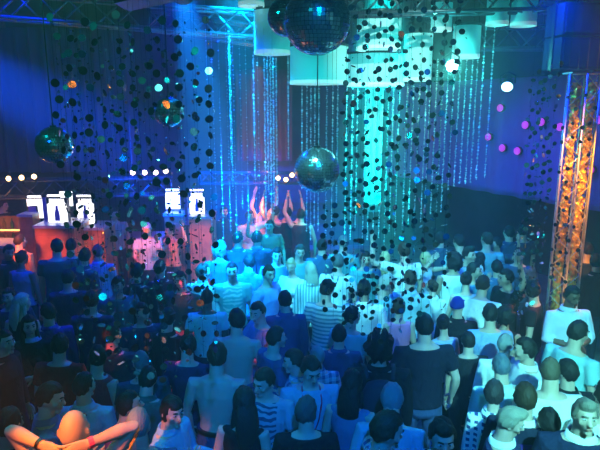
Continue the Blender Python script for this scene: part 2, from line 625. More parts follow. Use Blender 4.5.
        for sx, sh, ud, el, fd, wr, nm in arm_paths:
            g = (.84 if fem else 1.0)
            k = {'tee': .55, 'crop': .4, 'dress': .0, 'tank': .0, 'shirt': 2.0, 'jacket': 2.0}[top]
            if sp.get('rolled'):
                k = 1.25
            a0 = TM @ Vector((sx * shx * .72, .012, 1.395))
            if k == 0:
                tb.tube([TM @ Vector((sx * shx * .45, .012, 1.38)), TM @ Vector((sx * shx * .80, .012, 1.405))], [.06 * g, .058 * g], 10, round_end=True)
            elif k <= 1:
                tb.tube([a0, sh, sh + ud * .10, sh + ud * (UP_L * k + .02)], [.066 * g, .076 * g, .070 * g, .068 * g], 12)
            else:
                e = 1.0 if k >= 2 else .35
                i2 = .008 if top == 'jacket' else 0
                tb.tube([a0, sh, sh + ud * .12, el, el + fd * .08, el + fd * FO_L * e * .98], [.066 * g + i2, .075 * g + i2, .066 * g + i2, .056 * g + i2, .056 * g + i2, (.042 if e == 1 else .052) * g + i2], 12)
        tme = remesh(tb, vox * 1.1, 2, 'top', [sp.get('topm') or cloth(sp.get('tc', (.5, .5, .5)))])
        tme.shade_smooth()
        topo = put({'tee': 'tee_shirt', 'tank': 'tank_top', 'shirt': 'shirt', 'jacket': 'jacket', 'dress': 'dress', 'crop': 'crop_top'}[top], tme, root)
        if top in ('shirt', 'jacket'):
            cb = MB()
            cc = sp.get('collar', sp.get('tc', (.5, .5, .5)))
            for zz in (0,):
                rg = []
                for (z, a, b) in ((1.455, .086, .080), (1.50, .072, .072), (1.508, .078, .078), (1.462, .098, .092)):
                    rg.append(ringz(z, a, b, .014, n=20))
                cb.rings(rg, cap=False)
            cb.build('collar', sp.get('topm') or cloth(cc), topo, smooth=True)
    for nm in sp.get('extra', ()):
        eb = MB()
        if nm == 'belt':
            eb.rings([ringz(z, prof[2][1] * .965, prof[2][2] * .97, .003, infl=.017 + q, n=24) for z, q in ((.975, 0), (.978, .006), (1.008, .006), (1.011, 0))])
            eb.build('belt', cm('belt', lambda: mat('belt_leather', (.01, .01, .012), .4)), tro)
        elif nm == 'lanyard':
            pts = [TM @ Vector((x, y, z)) for x, y, z in ((-.06, .055, 1.475), (-.075, -.03, 1.47), (-.075, -.125, 1.38), (-.05, -.150, 1.25), (-.01, -.150, 1.13), (.01, -.150, 1.13), (.05, -.150, 1.25), (.075, -.125, 1.38), (.075, -.03, 1.47), (.06, .055, 1.475))]
            eb.tube(pts, .006, 6)
            lo = eb.build('lanyard', cm('lany', lambda: mat('pink_cord', (.9, .05, .12), .6)), root)
            bb = MB(); bb.box(TM @ Vector((0, -.155, 1.09)), (.06, .008, .085))
            bb.build('badge', cm('badge', lambda: mat('badge_card', (.5, .7, .7), .5)), lo)
        elif nm == 'bracelet':
            sx, sh, ud, el, fd, wr, _ = arm_paths[0]
            eb.tube([wr - fd * .02, wr + fd * .008], .033, 12)
            eb.build('wristband', cm('wband', lambda: mat('pink_wristband', (.95, .08, .25), .5)), root)
        elif nm == 'watch':
            sx, sh, ud, el, fd, wr, _ = arm_paths[1]
            eb.tube([wr - fd * .022, wr + fd * .004], .033, 12)
            eb.build('watch', cm('watch', lambda: mat('watch_steel', (.6, .55, .45), .25, 1.0)), root)
    if S != 1:
        root.scale = (S, S, S)
    root.rotation_euler = (0, 0, math.radians(sp['yaw']))
    root.location = sp['loc']
    return root, arm_paths, TM


def head_local(sp):
    lean, bend = sp.get('lean', 0.0), sp.get('side', 0.0)
    TM = Matrix.Translation((0, 0, .93)) @ Matrix.Rotation(math.radians(lean), 4, 'X') @ Matrix.Rotation(math.radians(bend), 4, 'Y') @ Matrix.Translation((0, 0, -.93))
    return TM @ Vector((0, -.026, 1.632))


def place(sp):
    S = sp['h'] / 1.78
    hl = head_local(sp) * S
    hl = Matrix.Rotation(math.radians(sp['yaw']), 3, 'Z') @ hl
    H = onz(sp['px'], sp['py'], hl.z)
    sp['loc'] = Vector((H.x - hl.x, H.y - hl.y, 0))
    sp['dist'] = (H - Vector((0, 0, CAMZ))).length
    sp['feet'] = sp['loc']
    # where the middle of the trunk stands, for keeping people apart
    c = Matrix.Rotation(math.radians(sp['yaw']), 3, 'Z') @ (head_local(sp) * S)
    sp['mid'] = sp['loc'] + Vector((c.x, c.y, 0)) * .6
BLK, GRY, BRN, BLD = (.015, .012, .012), (.30, .30, .31), (.05, .028, .015), (.55, .42, .22)
WHT, PALE, LTB, NAVY, DRK, TEAL, GREEN, GREY, JEAN, LAV, TAN_ = (.85, .85, .82), (.55, .62, .66), (.30, .45, .72), (.02, .03, .09), (.015, .015, .02), (.10, .42, .45), (.03, .12, .10), (.22, .25, .28), (.05, .09, .20), (.42, .36, .58), (.45, .36, .25)
PPL = []


def P(px, py, yaw, label, h=1.80, **k):
    k.update(px=px, py=py, yaw=yaw, label=label, h=h, seed=len(PPL) + 11)
    PPL.append(k)


check = lambda: cm('chk', lambda: pattern_mat('check_cloth', 'check', (.85, .85, .82), (.03, .06, .20)))
plaid = lambda: cm('pld', lambda: pattern_mat('plaid_cloth', 'plaid', (.65, .70, .72), (.05, .08, .22)))
plaid2 = lambda: cm('pld2', lambda: pattern_mat('plaid_cloth', 'plaid', (.40, .60, .66), (.04, .10, .22)))
stripe = lambda: cm('stp', lambda: pattern_mat('striped_cloth', 'stripe', (.50, .62, .64), (.12, .28, .34)))
vstripe = lambda: cm('vst', lambda: pattern_mat('striped_cloth', 'vstripe', (.60, .68, .66), (.10, .30, .34)))
swirl = lambda: cm('swl', lambda: pattern_mat('print_cloth', 'print', (.16, .48, .48), (.6, .75, .7)))
print2 = lambda: cm('pr2', lambda: pattern_mat('print_cloth', 'print', (.34, .46, .50), (.03, .08, .14)))

# ---- nearest row, bottom edge of the photo
P(74, 431, 184, 'bald man clasping both bare arms behind his head, lit orange', 1.93, hair='bald', arms=('head', 'head'), top='tank', tc=DRK, skin='fair', extra=('bracelet', 'watch'), hs=1.08, hpitch=-8, hyaw=0)
P(9, 424, 178, 'shaven headed man in black beside the orange lit forearm', 1.84, hair='crop', hc=BLK, tc=DRK, top='shirt', skin='tan')
P(50, 398, 112, 'dark haired person in blue shirt turned towards the bald man', 1.74, hair='short', hc=BLK, tc=(.14, .20, .42), top='shirt', arms=('drink', 'relaxed'), hpitch=14)
P(84, 386, 182, 'man in light turquoise shirt standing beyond the bald man', 1.78, hc=BLK, tc=(.34, .58, .62), top='shirt')
P(129, 405, 75, 'dark haired person in purple top behind the right forearm', 1.72, hc=BLK, tc=(.10, .04, .20), top='tee')
P(138, 425, 190, 'close cropped grey head beside the raised bare forearm', 1.78, hair='crop', hc=(.22, .26, .27), tc=(.05, .10, .25), top='tee')
P(148, 379, 172, 'broad backed man in dark green shirt under the sequin curtain', 1.82, hc=BLK, tc=(.04, .13, .12), top='shirt', wide=1.08, lean=12)
P(172, 411, 70, 'person in pale blue shirt with dark hair facing the shirtless man', 1.74, hair='bob', hc=BLK, tc=(.32, .50, .66), top='shirt', arms=('chest', 'drink'))
P(217, 356, 176, 'shirtless man with broad bare back, black belt and jeans', 1.84, hc=BRN, top='none', bot=JEAN, skin='fair', extra=('belt',), arms=('relaxed', 'relaxed'), wide=1.06)
P(244, 402, 170, 'woman with long sleek dark hair beside the shirtless man', 1.68, fem=True, hair='long', hc=(.03, .02, .02), top='dress', tc=DRK)
P(264, 381, -12, 'young man in grey tee with dark printed chest', 1.78, hc=BRN, topm=print2(), top='tee', arms=('relaxed', 'drink'), hpitch=16)
P(237, 320, 172, 'shirtless man with bare back, arm held out, under beam of light', 1.82, hc=BLK, top='none', bot=JEAN, arms=('relaxed', 'front'), wide=1.05)
P(258, 312, -60, 'man in dull blue tee leaning towards bare backed man', 1.76, hc=BLK, tc=(.10, .24, .42), top='tee', arms=('front', 'drink'))
P(294, 361, -100, 'person in pale checked shirt beyond the grey printed tee', 1.74, hc=BRN, topm=plaid2(), top='shirt', arms=('drink', 'relaxed'))
P(327, 289, 158, 'man in grey striped tee, dark haired, with his back turned', 1.82, hc=BLK, topm=stripe(), top='tee', arms=('relaxed', 'relaxed'))
P(317, 356, 186, 'grey haired man in pale patterned shirt seen from behind', 1.74, hair='short', hc=(.24, .28, .27), topm=plaid2(), top='shirt')
P(311, 369, 8, 'young person wearing pink lanyard over pale blue tee', 1.70, hc=BRN, tc=(.20, .45, .55), top='tee', extra=('lanyard',), arms=('down', 'down'), hpitch=25)
P(306, 411, 182, 'dark haired person in black top standing before the pink lanyard', 1.70, hc=(.10, .09, .08), tc=DRK, top='tee', hair='bob')
P(379, 347, 178, 'large man in black carrying a dark backpack', 1.86, hc=BLK, tc=DRK, top='shirt', wide=1.12, bot=DRK, hair='curly')
P(424, 326, 184, 'broad man in black tee and blue jeans seen from behind', 1.90, hc=BLK, tc=(.012, .014, .03), top='tee', bot=JEAN, wide=1.12, arms=('relaxed', 'relaxed'), stance=.06)
P(443, 323, 196, 'person in pale vest squeezed beside the broad man in black', 1.70, fem=True, hair='bun', hc=BLK, tc=(.40, .50, .72), top='tank', bot=DRK)
P(457, 306, 180, 'person in dark blue knit cap and black clothes', 1.76, hair='cap', hc=(.02, .04, .35), tc=DRK, top='shirt', bot=DRK)
P(386, 430, 96, 'dark haired man in plaid shirt shown in profile at bottom edge', 1.80, hair='short', hc=BRN, topm=plaid(), top='shirt', hpitch=18, hs=1.05)
P(392, 399, 168, 'grey haired man in pale shirt bending beyond the plaid shirt', 1.76, hair='short', hc=(.22, .26, .26), tc=(.22, .44, .54), top='shirt', lean=20)
P(442, 436, -4, 'quiff haired man looking down at the bottom edge', 1.78, hair='quiff', hc=BRN, tc=DRK, top='tee', hpitch=12, hs=1.05)
P(494, 393, 165, 'person with dark bob in navy and white check shirt', 1.72, fem=True, hair='bob', hc=(.04, .03, .03), topm=check(), top='shirt')
P(510, 421, 62, 'blond haired person in dark jacket looking down', 1.72, hair='quiff', hc=(.30, .27, .20), tc=NAVY, top='jacket', hpitch=20, collar=WHT, hs=.84)
P(525, 398, 160, 'dark wavy haired man in black jacket with white collar', 1.80, hair='short', hc=BRN, tc=(.015, .02, .045), top='jacket', collar=WHT)
P(550, 371, 176, 'man with broad white vest and light brown hair from behind', 1.80, hair='short', hs=.82, hc=(.12, .09, .06), tc=WHT, top='tee', wide=1.05)
P(549, 423, 178, 'round dark head in front of the broad white vest', 1.72, hair='short', hc=BLK, tc=(.05, .02, .16), top='tee')
P(585, 416, -14, 'smiling man in dark cardigan and white collar facing camera', 1.82, hair='quiff', hc=(.22, .19, .15), tc=(.012, .02, .06), top='jacket', collar=WHT, hs=.84, hpitch=-6, hyaw=6)
P(606, 396, 175, 'person in white tee cut by the right edge', 1.76, hc=BLK, tc=WHT, top='tee')
P(505, 344, 168, 'older man with shaved grey head in crisp white shirt', 1.82, hair='crop', hc=(.26, .28, .28), tc=WHT, top='shirt', wide=1.04)
P(501, 366, 182, 'bald man in pale shirt in front of crisp white shirt', 1.74, hair='crop', hc=(.10, .14, .18), tc=(.50, .66, .62), top='shirt')
P(525, 350, -86, 'man in white shirt shown in left facing profile', 1.80, hair='short', hc=BLK, tc=WHT, top='shirt', rolled=True, arms=('chest', 'front'))
P(567, 372, 180, 'dark headed person in black between white vest and pale shirt', 1.78, hc=BLK, tc=DRK, top='shirt')
P(578, 333, 120, 'man in light turquoise tee looking away beside truss', 1.84, hair='short', hc=BLK, tc=(.30, .60, .62), top='tee', wide=1.06, hpitch=10, lean=6)
P(572, 296, 4, 'man in open white shirt under the golden truss tower', 1.84, hair='short', hc=BLK, tc=(.62, .70, .85), top='shirt', rolled=True, arms=('belly', 'belly'), skin='dark', hpitch=12)
P(506, 316, 150, 'dark curly haired woman with orange rimmed bare arm', 1.70, fem=True, hair='curly', hc=BLK, tc=DRK, top='tank', skin='tan', arms=('down', 'hip'))
P(490, 314, 175, 'man in light blue tee beside dark curly hair', 1.82, hair='short', hc=BLK, tc=LTB, top='tee')
# ---- middle of the floor, right of the centre curtain
P(483, 285, 150, 'man in bright white tee turning away mid crowd', 1.82, hc=BRN, tc=WHT, top='tee', lean=14)
P(453, 262, 186, 'afro haired person in white vest and teal trousers', 1.72, hair='curly', hc=BLK, tc=WHT, top='tank', bot=TEAL, skin='tan')
P(459, 242, 200, 'man in pale teal tee at back of crowd', 1.86, hc=BLK, tc=(.28, .55, .58), top='tee')
P(469, 255, 10, 'fair faced person in white top facing the camera mid crowd', 1.76, hair='quiff', hc=BLK, tc=WHT, top='tee')
P(480, 259, 160, 'long dark haired woman among pale tees', 1.68, fem=True, hair='long', hc=BLK, tc=TEAL, top='tank')
P(487, 240, 170, 'man in turquoise tee in the rear rows', 1.84, hc=BRN, tc=(.25, .50, .55), top='tee')
P(496, 244, -50, 'dark haired person raising a bare forearm towards neighbour', 1.78, hc=BLK, tc=(.03, .06, .12), top='tee', arms=('chest', 'wave'))
P(474, 271, 60, 'person in teal tee behind the bright white tee', 1.72, hc=BLK, tc=TEAL, top='tee')
P(466, 280, 175, 'bare shouldered woman in pale top behind blue cap', 1.64, fem=True, hair='bun', hc=BLK, tc=PALE, top='tank')
P(506, 278, -70, 'dark clothed man lifting one pale forearm', 1.80, hc=BLK, tc=DRK, top='tee', arms=('relaxed', 'up'))
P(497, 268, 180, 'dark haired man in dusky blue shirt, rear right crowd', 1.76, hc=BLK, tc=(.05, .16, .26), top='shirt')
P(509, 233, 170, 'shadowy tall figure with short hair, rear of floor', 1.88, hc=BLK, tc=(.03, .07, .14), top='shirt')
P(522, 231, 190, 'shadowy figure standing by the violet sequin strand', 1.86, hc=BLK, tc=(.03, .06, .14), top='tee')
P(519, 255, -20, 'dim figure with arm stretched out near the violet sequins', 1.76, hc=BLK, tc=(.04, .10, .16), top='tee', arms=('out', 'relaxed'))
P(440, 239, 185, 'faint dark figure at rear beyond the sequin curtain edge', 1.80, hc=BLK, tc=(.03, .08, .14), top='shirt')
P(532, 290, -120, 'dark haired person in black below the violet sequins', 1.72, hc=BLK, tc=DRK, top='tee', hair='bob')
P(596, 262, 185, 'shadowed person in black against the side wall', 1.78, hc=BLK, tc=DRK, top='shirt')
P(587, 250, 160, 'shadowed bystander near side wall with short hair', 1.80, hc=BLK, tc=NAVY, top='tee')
# ---- behind the centre curtain of discs
P(338, 262, 165, 'man in white sleeved tee standing left behind centre sequin curtain', 1.80, hc=(.10, .12, .12), tc=WHT, top='tee')
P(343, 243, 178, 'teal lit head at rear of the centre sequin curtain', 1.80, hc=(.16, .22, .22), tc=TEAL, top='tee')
P(366, 259, 12, 'person in teal tee facing out through centre sequins', 1.74, hc=BLK, tc=TEAL, top='tee')
P(385, 258, 185, 'blond woman in white dress behind centre sequins', 1.68, fem=True, hair='long', hc=BLD, tc=WHT, top='dress')
P(404, 251, 200, 'tall man in white tee behind centre sequins', 1.88, hc=BRN, tc=WHT, top='tee', arms=('relaxed', 'wave'))
P(426, 259, 30, 'woman with pale top and raised hands, edge of centre sequins', 1.66, fem=True, hair='bob', hc=BLD, tc=PALE, top='tank', arms=('clap', 'clap'))
P(364, 289, 175, 'person in white shirt seen low through centre sequins', 1.74, hc=BLK, tc=WHT, top='shirt', skin='tan')
P(387, 284, 80, 'pale haired person in turquoise tee seen through centre sequins', 1.72, hair='bob', hc=(.40, .42, .36), tc=(.25, .60, .62), top='tee')
P(410, 279, 170, 'man in pale blue shirt through centre sequins', 1.78, hc=BRN, tc=(.40, .62, .70), top='shirt')
P(432, 287, 190, 'person in white blouse at lower edge of centre sequins', 1.68, fem=True, hair='bun', hc=BRN, tc=WHT, top='shirt')
P(352, 316, 150, 'man in turquoise tee low behind centre sequins', 1.74, hc=BLK, tc=(.25, .58, .60), top='tee')
P(399, 307, 185, 'woman in pink top beneath the centre sequin fringe', 1.64, fem=True, hair='bob', hc=BRN, tc=(.75, .25, .5), top='tank')
# ---- centre, below the mirror ball
P(232, 271, 6, 'man in turquoise tee with swirling print facing camera', 1.84, hair='crop', hc=BLK, topm=swirl(), top='tee')
P(269, 274, 58, 'man in light blue polo looking towards the white top', 1.82, hc=BRN, tc=(.34, .46, .80), top='tee', arms=('relaxed', 'hip'))
P(277, 255, 8, 'slim man in dark tee facing camera below mirror ball', 1.84, hc=BLK, tc=(.04, .14, .24), top='tee')
P(291, 266, -30, 'fair woman in white top facing man in polo', 1.68, fem=True, hair='bun', hc=BLD, tc=WHT, top='crop', arms=('drink', 'front'))
P(300, 252, 30, 'dark haired person at rear right of fair woman', 1.82, hc=(.05, .08, .08), tc=TEAL, top='tee')
P(311, 271, 172, 'person in vertically striped blouse with long fair hair', 1.70, fem=True, hair='long', hc=(.42, .40, .30), topm=vstripe(), top='shirt')
P(203, 272, 150, 'man in white shirt with short hair beside lavish sequins', 1.82, hc=BRN, tc=WHT, top='shirt')
P(207, 298, 185, 'dark mohawk haired person in pale polka shirt before white shirt', 1.70, hair='mohawk', hc=BLK, tc=(.40, .66, .66), top='tee', skin='dark')
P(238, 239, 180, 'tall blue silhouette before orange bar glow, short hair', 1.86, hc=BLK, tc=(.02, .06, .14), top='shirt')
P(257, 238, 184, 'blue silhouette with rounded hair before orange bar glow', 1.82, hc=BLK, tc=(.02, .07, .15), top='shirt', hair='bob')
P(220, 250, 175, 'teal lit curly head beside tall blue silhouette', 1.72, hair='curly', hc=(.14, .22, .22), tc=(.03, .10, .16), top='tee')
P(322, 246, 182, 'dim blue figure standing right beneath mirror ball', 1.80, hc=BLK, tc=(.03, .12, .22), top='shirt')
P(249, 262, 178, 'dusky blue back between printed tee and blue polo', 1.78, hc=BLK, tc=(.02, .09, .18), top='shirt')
# ---- by the far bar, warm light
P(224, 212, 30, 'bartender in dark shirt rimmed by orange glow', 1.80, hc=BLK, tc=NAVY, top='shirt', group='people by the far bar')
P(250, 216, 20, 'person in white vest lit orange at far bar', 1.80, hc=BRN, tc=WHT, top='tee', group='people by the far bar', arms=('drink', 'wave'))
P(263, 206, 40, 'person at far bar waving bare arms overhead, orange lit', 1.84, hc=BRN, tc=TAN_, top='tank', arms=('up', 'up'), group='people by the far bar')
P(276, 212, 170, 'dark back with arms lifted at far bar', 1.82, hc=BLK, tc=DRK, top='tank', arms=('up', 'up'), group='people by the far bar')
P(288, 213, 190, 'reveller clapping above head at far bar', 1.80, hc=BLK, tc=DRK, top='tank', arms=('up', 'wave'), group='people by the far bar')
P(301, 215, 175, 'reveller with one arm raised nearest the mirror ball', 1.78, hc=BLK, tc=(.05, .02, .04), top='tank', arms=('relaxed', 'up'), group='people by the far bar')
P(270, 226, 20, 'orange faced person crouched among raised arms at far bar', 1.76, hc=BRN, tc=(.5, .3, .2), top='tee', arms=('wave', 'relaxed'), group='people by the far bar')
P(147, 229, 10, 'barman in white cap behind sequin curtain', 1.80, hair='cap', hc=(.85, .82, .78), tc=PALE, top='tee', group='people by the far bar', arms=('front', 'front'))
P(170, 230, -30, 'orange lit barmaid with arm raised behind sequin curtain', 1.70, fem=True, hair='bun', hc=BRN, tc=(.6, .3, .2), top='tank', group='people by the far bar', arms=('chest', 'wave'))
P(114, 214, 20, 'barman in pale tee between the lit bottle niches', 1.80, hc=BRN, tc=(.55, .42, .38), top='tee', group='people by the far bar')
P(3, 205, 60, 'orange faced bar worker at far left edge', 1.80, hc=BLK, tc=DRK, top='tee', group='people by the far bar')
# ---- left, in front of the bar
P(57, 247, 182, 'man in dark green tee facing the wooden bar', 1.86, hc=BLK, tc=GREEN, top='tee', wide=1.08)
P(71, 246, 178, 'short haired man in black tee next to dark green tee', 1.84, hc=BLK, tc=(.02, .035, .04), top='tee', wide=1.05)
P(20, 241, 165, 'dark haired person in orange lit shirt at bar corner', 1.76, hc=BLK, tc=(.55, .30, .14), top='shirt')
P(9, 252, 70, 'man with orange lit cheek near far left bar', 1.80, hc=BLK, tc=DRK, top='shirt', skin='tan')
P(22, 258, 172, 'dark haired woman in pale grey vest near the bar', 1.74, fem=True, hair='bun', hc=BLK, tc=(.34, .36, .46), top='tank', skin='tan')
P(85, 256, 150, 'dark haired person edged by left sequin strands', 1.78, hc=BLK, tc=(.05, .06, .10), top='shirt')
P(98, 252, 186, 'person in lavender shirt behind left sequin strands', 1.80, hc=(.06, .07, .10), tc=LAV, top='shirt')
P(68, 278, 190, 'dark haired figure in navy below the pair at bar', 1.74, hc=BLK, tc=NAVY, top='tee')
P(22, 303, 178, 'blond woman with long straight hair in dark top', 1.70, fem=True, hair='long', hc=(.55, .50, .34), tc=DRK, top='tank')
P(9, 297, 20, 'dim faced person beside long blond hair', 1.74, hc=BLK, tc=NAVY, top='tee')
P(29, 326, 8, 'long dark haired woman holding a drink in shadow', 1.70, fem=True, hair='long', hc=BLK, tc=DRK, top='jacket', arms=('drink', 'belly'), collar=(.3, .35, .5))
P(48, 313, -150, 'person in purple shirt in shadowed crowd', 1.74, hc=BLK, tc=(.10, .04, .28), top='shirt')
P(4, 342, 90, 'shadowed man in black at left edge', 1.80, hc=BLK, tc=DRK, top='shirt')
P(60, 345, 175, 'person in red tee among shadowed left crowd', 1.72, hc=BLK, tc=(.45, .03, .02), top='tee')
P(98, 357, 160, 'person in red vest behind lower left sequins', 1.70, hc=BLK, tc=(.55, .04, .05), top='tank')
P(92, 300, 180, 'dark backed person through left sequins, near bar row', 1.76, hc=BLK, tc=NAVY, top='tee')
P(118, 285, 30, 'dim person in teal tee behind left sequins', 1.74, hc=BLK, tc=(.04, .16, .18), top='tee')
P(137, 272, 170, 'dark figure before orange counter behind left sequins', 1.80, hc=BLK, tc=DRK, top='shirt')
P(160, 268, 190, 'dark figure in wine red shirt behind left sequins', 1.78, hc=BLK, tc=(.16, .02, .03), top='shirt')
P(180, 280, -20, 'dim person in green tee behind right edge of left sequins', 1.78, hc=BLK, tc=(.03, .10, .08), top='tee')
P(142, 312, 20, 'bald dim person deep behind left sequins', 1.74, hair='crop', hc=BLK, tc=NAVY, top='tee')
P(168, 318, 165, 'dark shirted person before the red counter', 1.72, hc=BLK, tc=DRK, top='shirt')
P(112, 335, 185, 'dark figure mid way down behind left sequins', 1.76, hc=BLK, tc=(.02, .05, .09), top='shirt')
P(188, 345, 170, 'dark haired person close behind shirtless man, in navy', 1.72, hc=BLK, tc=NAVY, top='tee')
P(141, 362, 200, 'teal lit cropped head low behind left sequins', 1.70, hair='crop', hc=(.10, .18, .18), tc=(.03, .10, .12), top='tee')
# ---- fill in the middle distance
P(285, 300, 190, 'dark blue back below fair woman in white top', 1.72, hc=BLK, tc=(.02, .08, .2), top='shirt')
P(339, 335, 178, 'dim blue figure in front of striped grey tee', 1.70, hc=BLK, tc=(.02, .08, .18), top='shirt')
P(276, 338, 120, 'dim blue man between pale checked shirt and bare back', 1.74, hc=BLK, tc=(.03, .10, .22), top='tee')
P(352, 384, 160, 'slim person in dim blue vest behind backpack wearer', 1.70, fem=True, hair='long', hc=BLK, tc=(.06, .22, .34), top='tank')
P(468, 341, 182, 'black clad dancer left of light blue tee', 1.74, hc=BLK, tc=DRK, top='tee', bot=DRK)

for sp in PPL:
    place(sp)
# keep them from standing in one another: a taller person stands nearer on the same sight line
for it in range(120):
    moved = False
    for i, a in enumerate(PPL):
        for b in PPL[i + 1:]:
            d = (a['mid'] - b['mid']); d.z = 0
            need = .40 * (a.get('wide', 1) + b.get('wide', 1)) / 2
            if d.length < need:
                n, f_ = (a, b) if a['dist'] < b['dist'] else (b, a)
                if n['h'] < 1.93: n['h'] += .006
                if f_['h'] > 1.54: f_['h'] -= .006
                place(n); place(f_)
                moved = True
    if not moved:
        break
EXPO = 0.0
# ------------------------------------------------------------------ setting
LX, RXB, BY, FY, CZ = -7.6, 2.55, 15.2, -3.0, 6.6
m_floor = add_noise_colour(mat('dance_floor', (.08, .09, .1), .38), (.10, .11, .12), (.16, .17, .18), 3.0)
m_dark = add_noise_colour(mat('dark_paint', (.02, .02, .03), .8), (.014, .014, .022), (.030, .030, .045), 2.0)
m_ceil = mat('black_ceiling', (.012, .012, .018), .9)


def quad_slab(mb, a, b, z0, z1, th):
    a, b = Vector((a[0], a[1], 0)), Vector((b[0], b[1], 0))
    d = (b - a).normalized(); n = Vector((-d.y, d.x, 0)) * th
    v = [Vector((p.x, p.y, z)) for z in (z0, z1) for p in (a, b, b + n, a + n)]
    mb.add(v, [(3, 2, 1, 0), (4, 5, 6, 7), (0, 1, 5, 4), (1, 2, 6, 5), (2, 3, 7, 6), (3, 0, 4, 7)])


mb = MB(); mb.box((0, 6, -.1), (22, 20, .2)); struct('floor', mb, m_floor)
mb = MB(); mb.box((0, 6, CZ + .1), (22, 20, .2)); struct('ceiling', mb, m_ceil)
mb = MB(); quad_slab(mb, (LX, FY), (LX, BY), 0, CZ, .2); struct('wall_left', mb, m_dark)
mb = MB(); quad_slab(mb, (LX, BY), (6.5, BY), 0, CZ, .2); struct('wall_back', mb, m_dark)
mb = MB(); quad_slab(mb, (9.6, FY), (LX, FY), 0, CZ, .2); struct('wall_front', mb, m_dark)
# side wall stands behind an overhanging gallery whose front is hung with violet cloth
gA, gB = Vector((7.3, 5.95, 0)), Vector((2.3, 15.4, 0))
gd = (gB - gA).normalized(); gn = Vector((gd.y, -gd.x, 0))     # points away from the dance floor
wA, wB = gA + gn * 1.5 - gd * 6, gB + gn * 1.5
mb = MB(); quad_slab(mb, wB, wA, 0, CZ, .2); struct('wall_right', mb, m_dark)
mb = MB(); quad_slab(mb, gB, gA - gd * 6, 2.0, 2.25, 1.55); struct('trim_1', mb, m_dark)      # gallery floor edge


def wavy_sheet(a, b, z0, z1, amp, waves, nx, nz, thick=.012, sag=0.0, rng=None):
    """hanging cloth with folds, a real double-sided thickness"""
    a, b = Vector(a), Vector(b)
    d = (b - a); L = d.length; d.normalize(); n = Vector((-d.y, d.x, 0))
    ph = rng.uniform(0, 6) if rng else 0
    front, back = [], []
    for k in range(nz + 1):
        z = z1 + (z0 - z1) * k / nz
        for i in range(nx + 1):
            u = i / nx
            w = amp * (math.sin(waves * 2 * PI * u + ph + .6 * math.sin(3 * u + k * .15)) * (.5 + .5 * k / nz) + .4 * math.sin(waves * 4.7 * u + ph * 2))
            p = a + d * (u * L) + n * w
            zz = z - sag * 4 * u * (1 - u) * (k / nz)
            front.append(Vector((p.x, p.y, zz)))
            back.append(Vector((p.x, p.y, zz)) + n * thick)
    mb = MB()
    W = nx + 1
    q = [(k * W + i, k * W + i + 1, (k + 1) * W + i + 1, (k + 1) * W + i) for k in range(nz) for i in range(nx)]
    N0 = len(front)
    f = [t for t in q] + [tuple(N0 + i for i in t[::-1]) for t in q]
    f += [(i + 1, i, N0 + i, N0 + i + 1) for i in range(nx)]
    o = nz * W
    f += [(o + i, o + i + 1, N0 + o + i + 1, N0 + o + i) for i in range(nx)]
    for k in range(nz):
        f.append((k * W, (k + 1) * W, N0 + (k + 1) * W, N0 + k * W))
        f.append(((k + 1) * W + nx, k * W + nx, N0 + k * W + nx, N0 + (k + 1) * W + nx))
    mb.add(front + back, f)
    return mb


m_vio = mat('violet_cloth', (.22, .07, .42), .75)
cloth_bump(m_vio, 3.0, .7)
o = wavy_sheet(gA - gd * 2.5 - gn * .06, gB - gd * .3 - gn * .06, 1.98, 4.35, .05, 20, 220, 16, rng=R).build('gallery_drape', m_vio, None, True)
tag(o, 'long violet cloth draped across front of gallery', 'drape')
m_blue_dr = mat('blue_cloth', (.06, .06, .24), .8)
for i, (x0, x1, Y) in enumerate(((-20, 60, 13.8), (62, 135, 13.9))):
    a, b = at(x0, 60, Y), at(x1, 60, Y)
    o = wavy_sheet((a.x, Y, 0), (b.x, Y, 0), 2.2, 5.6, .09, 7, 90, 14, rng=R).build('wall_drape', m_blue_dr, None, True)
    tag(o, ('dark blue folded drape hanging at far left corner', 'dark blue folded drape behind the left mirror ball')[i], 'drape', 'blue drapes above the bar')
m_red_dr = mat('red_cloth', (.16, .02, .06), .8)
a, b = at(235, 60, 14.6), at(292, 60, 14.6)
o = wavy_sheet((a.x, 14.6, 0), (b.x, 14.6, 0), 2.4, 4.7, .06, 6, 60, 12, rng=R).build('wall_drape', m_red_dr, None, True)
tag(o, 'dull red cloth panel on rear wall behind strings', 'drape')
# ------------------------------------------------------------------ trusses
m_alu = mat('truss_aluminium', (.20, .21, .24), .38, .7)
m_alu_b = mat('tower_aluminium', (.60, .58, .52), .42, .5)
m_alu_d = mat('dark_truss_steel', (.10, .11, .14), .45, .7)
m_black = mat('black_metal', (.012, .012, .016), .4, .3)


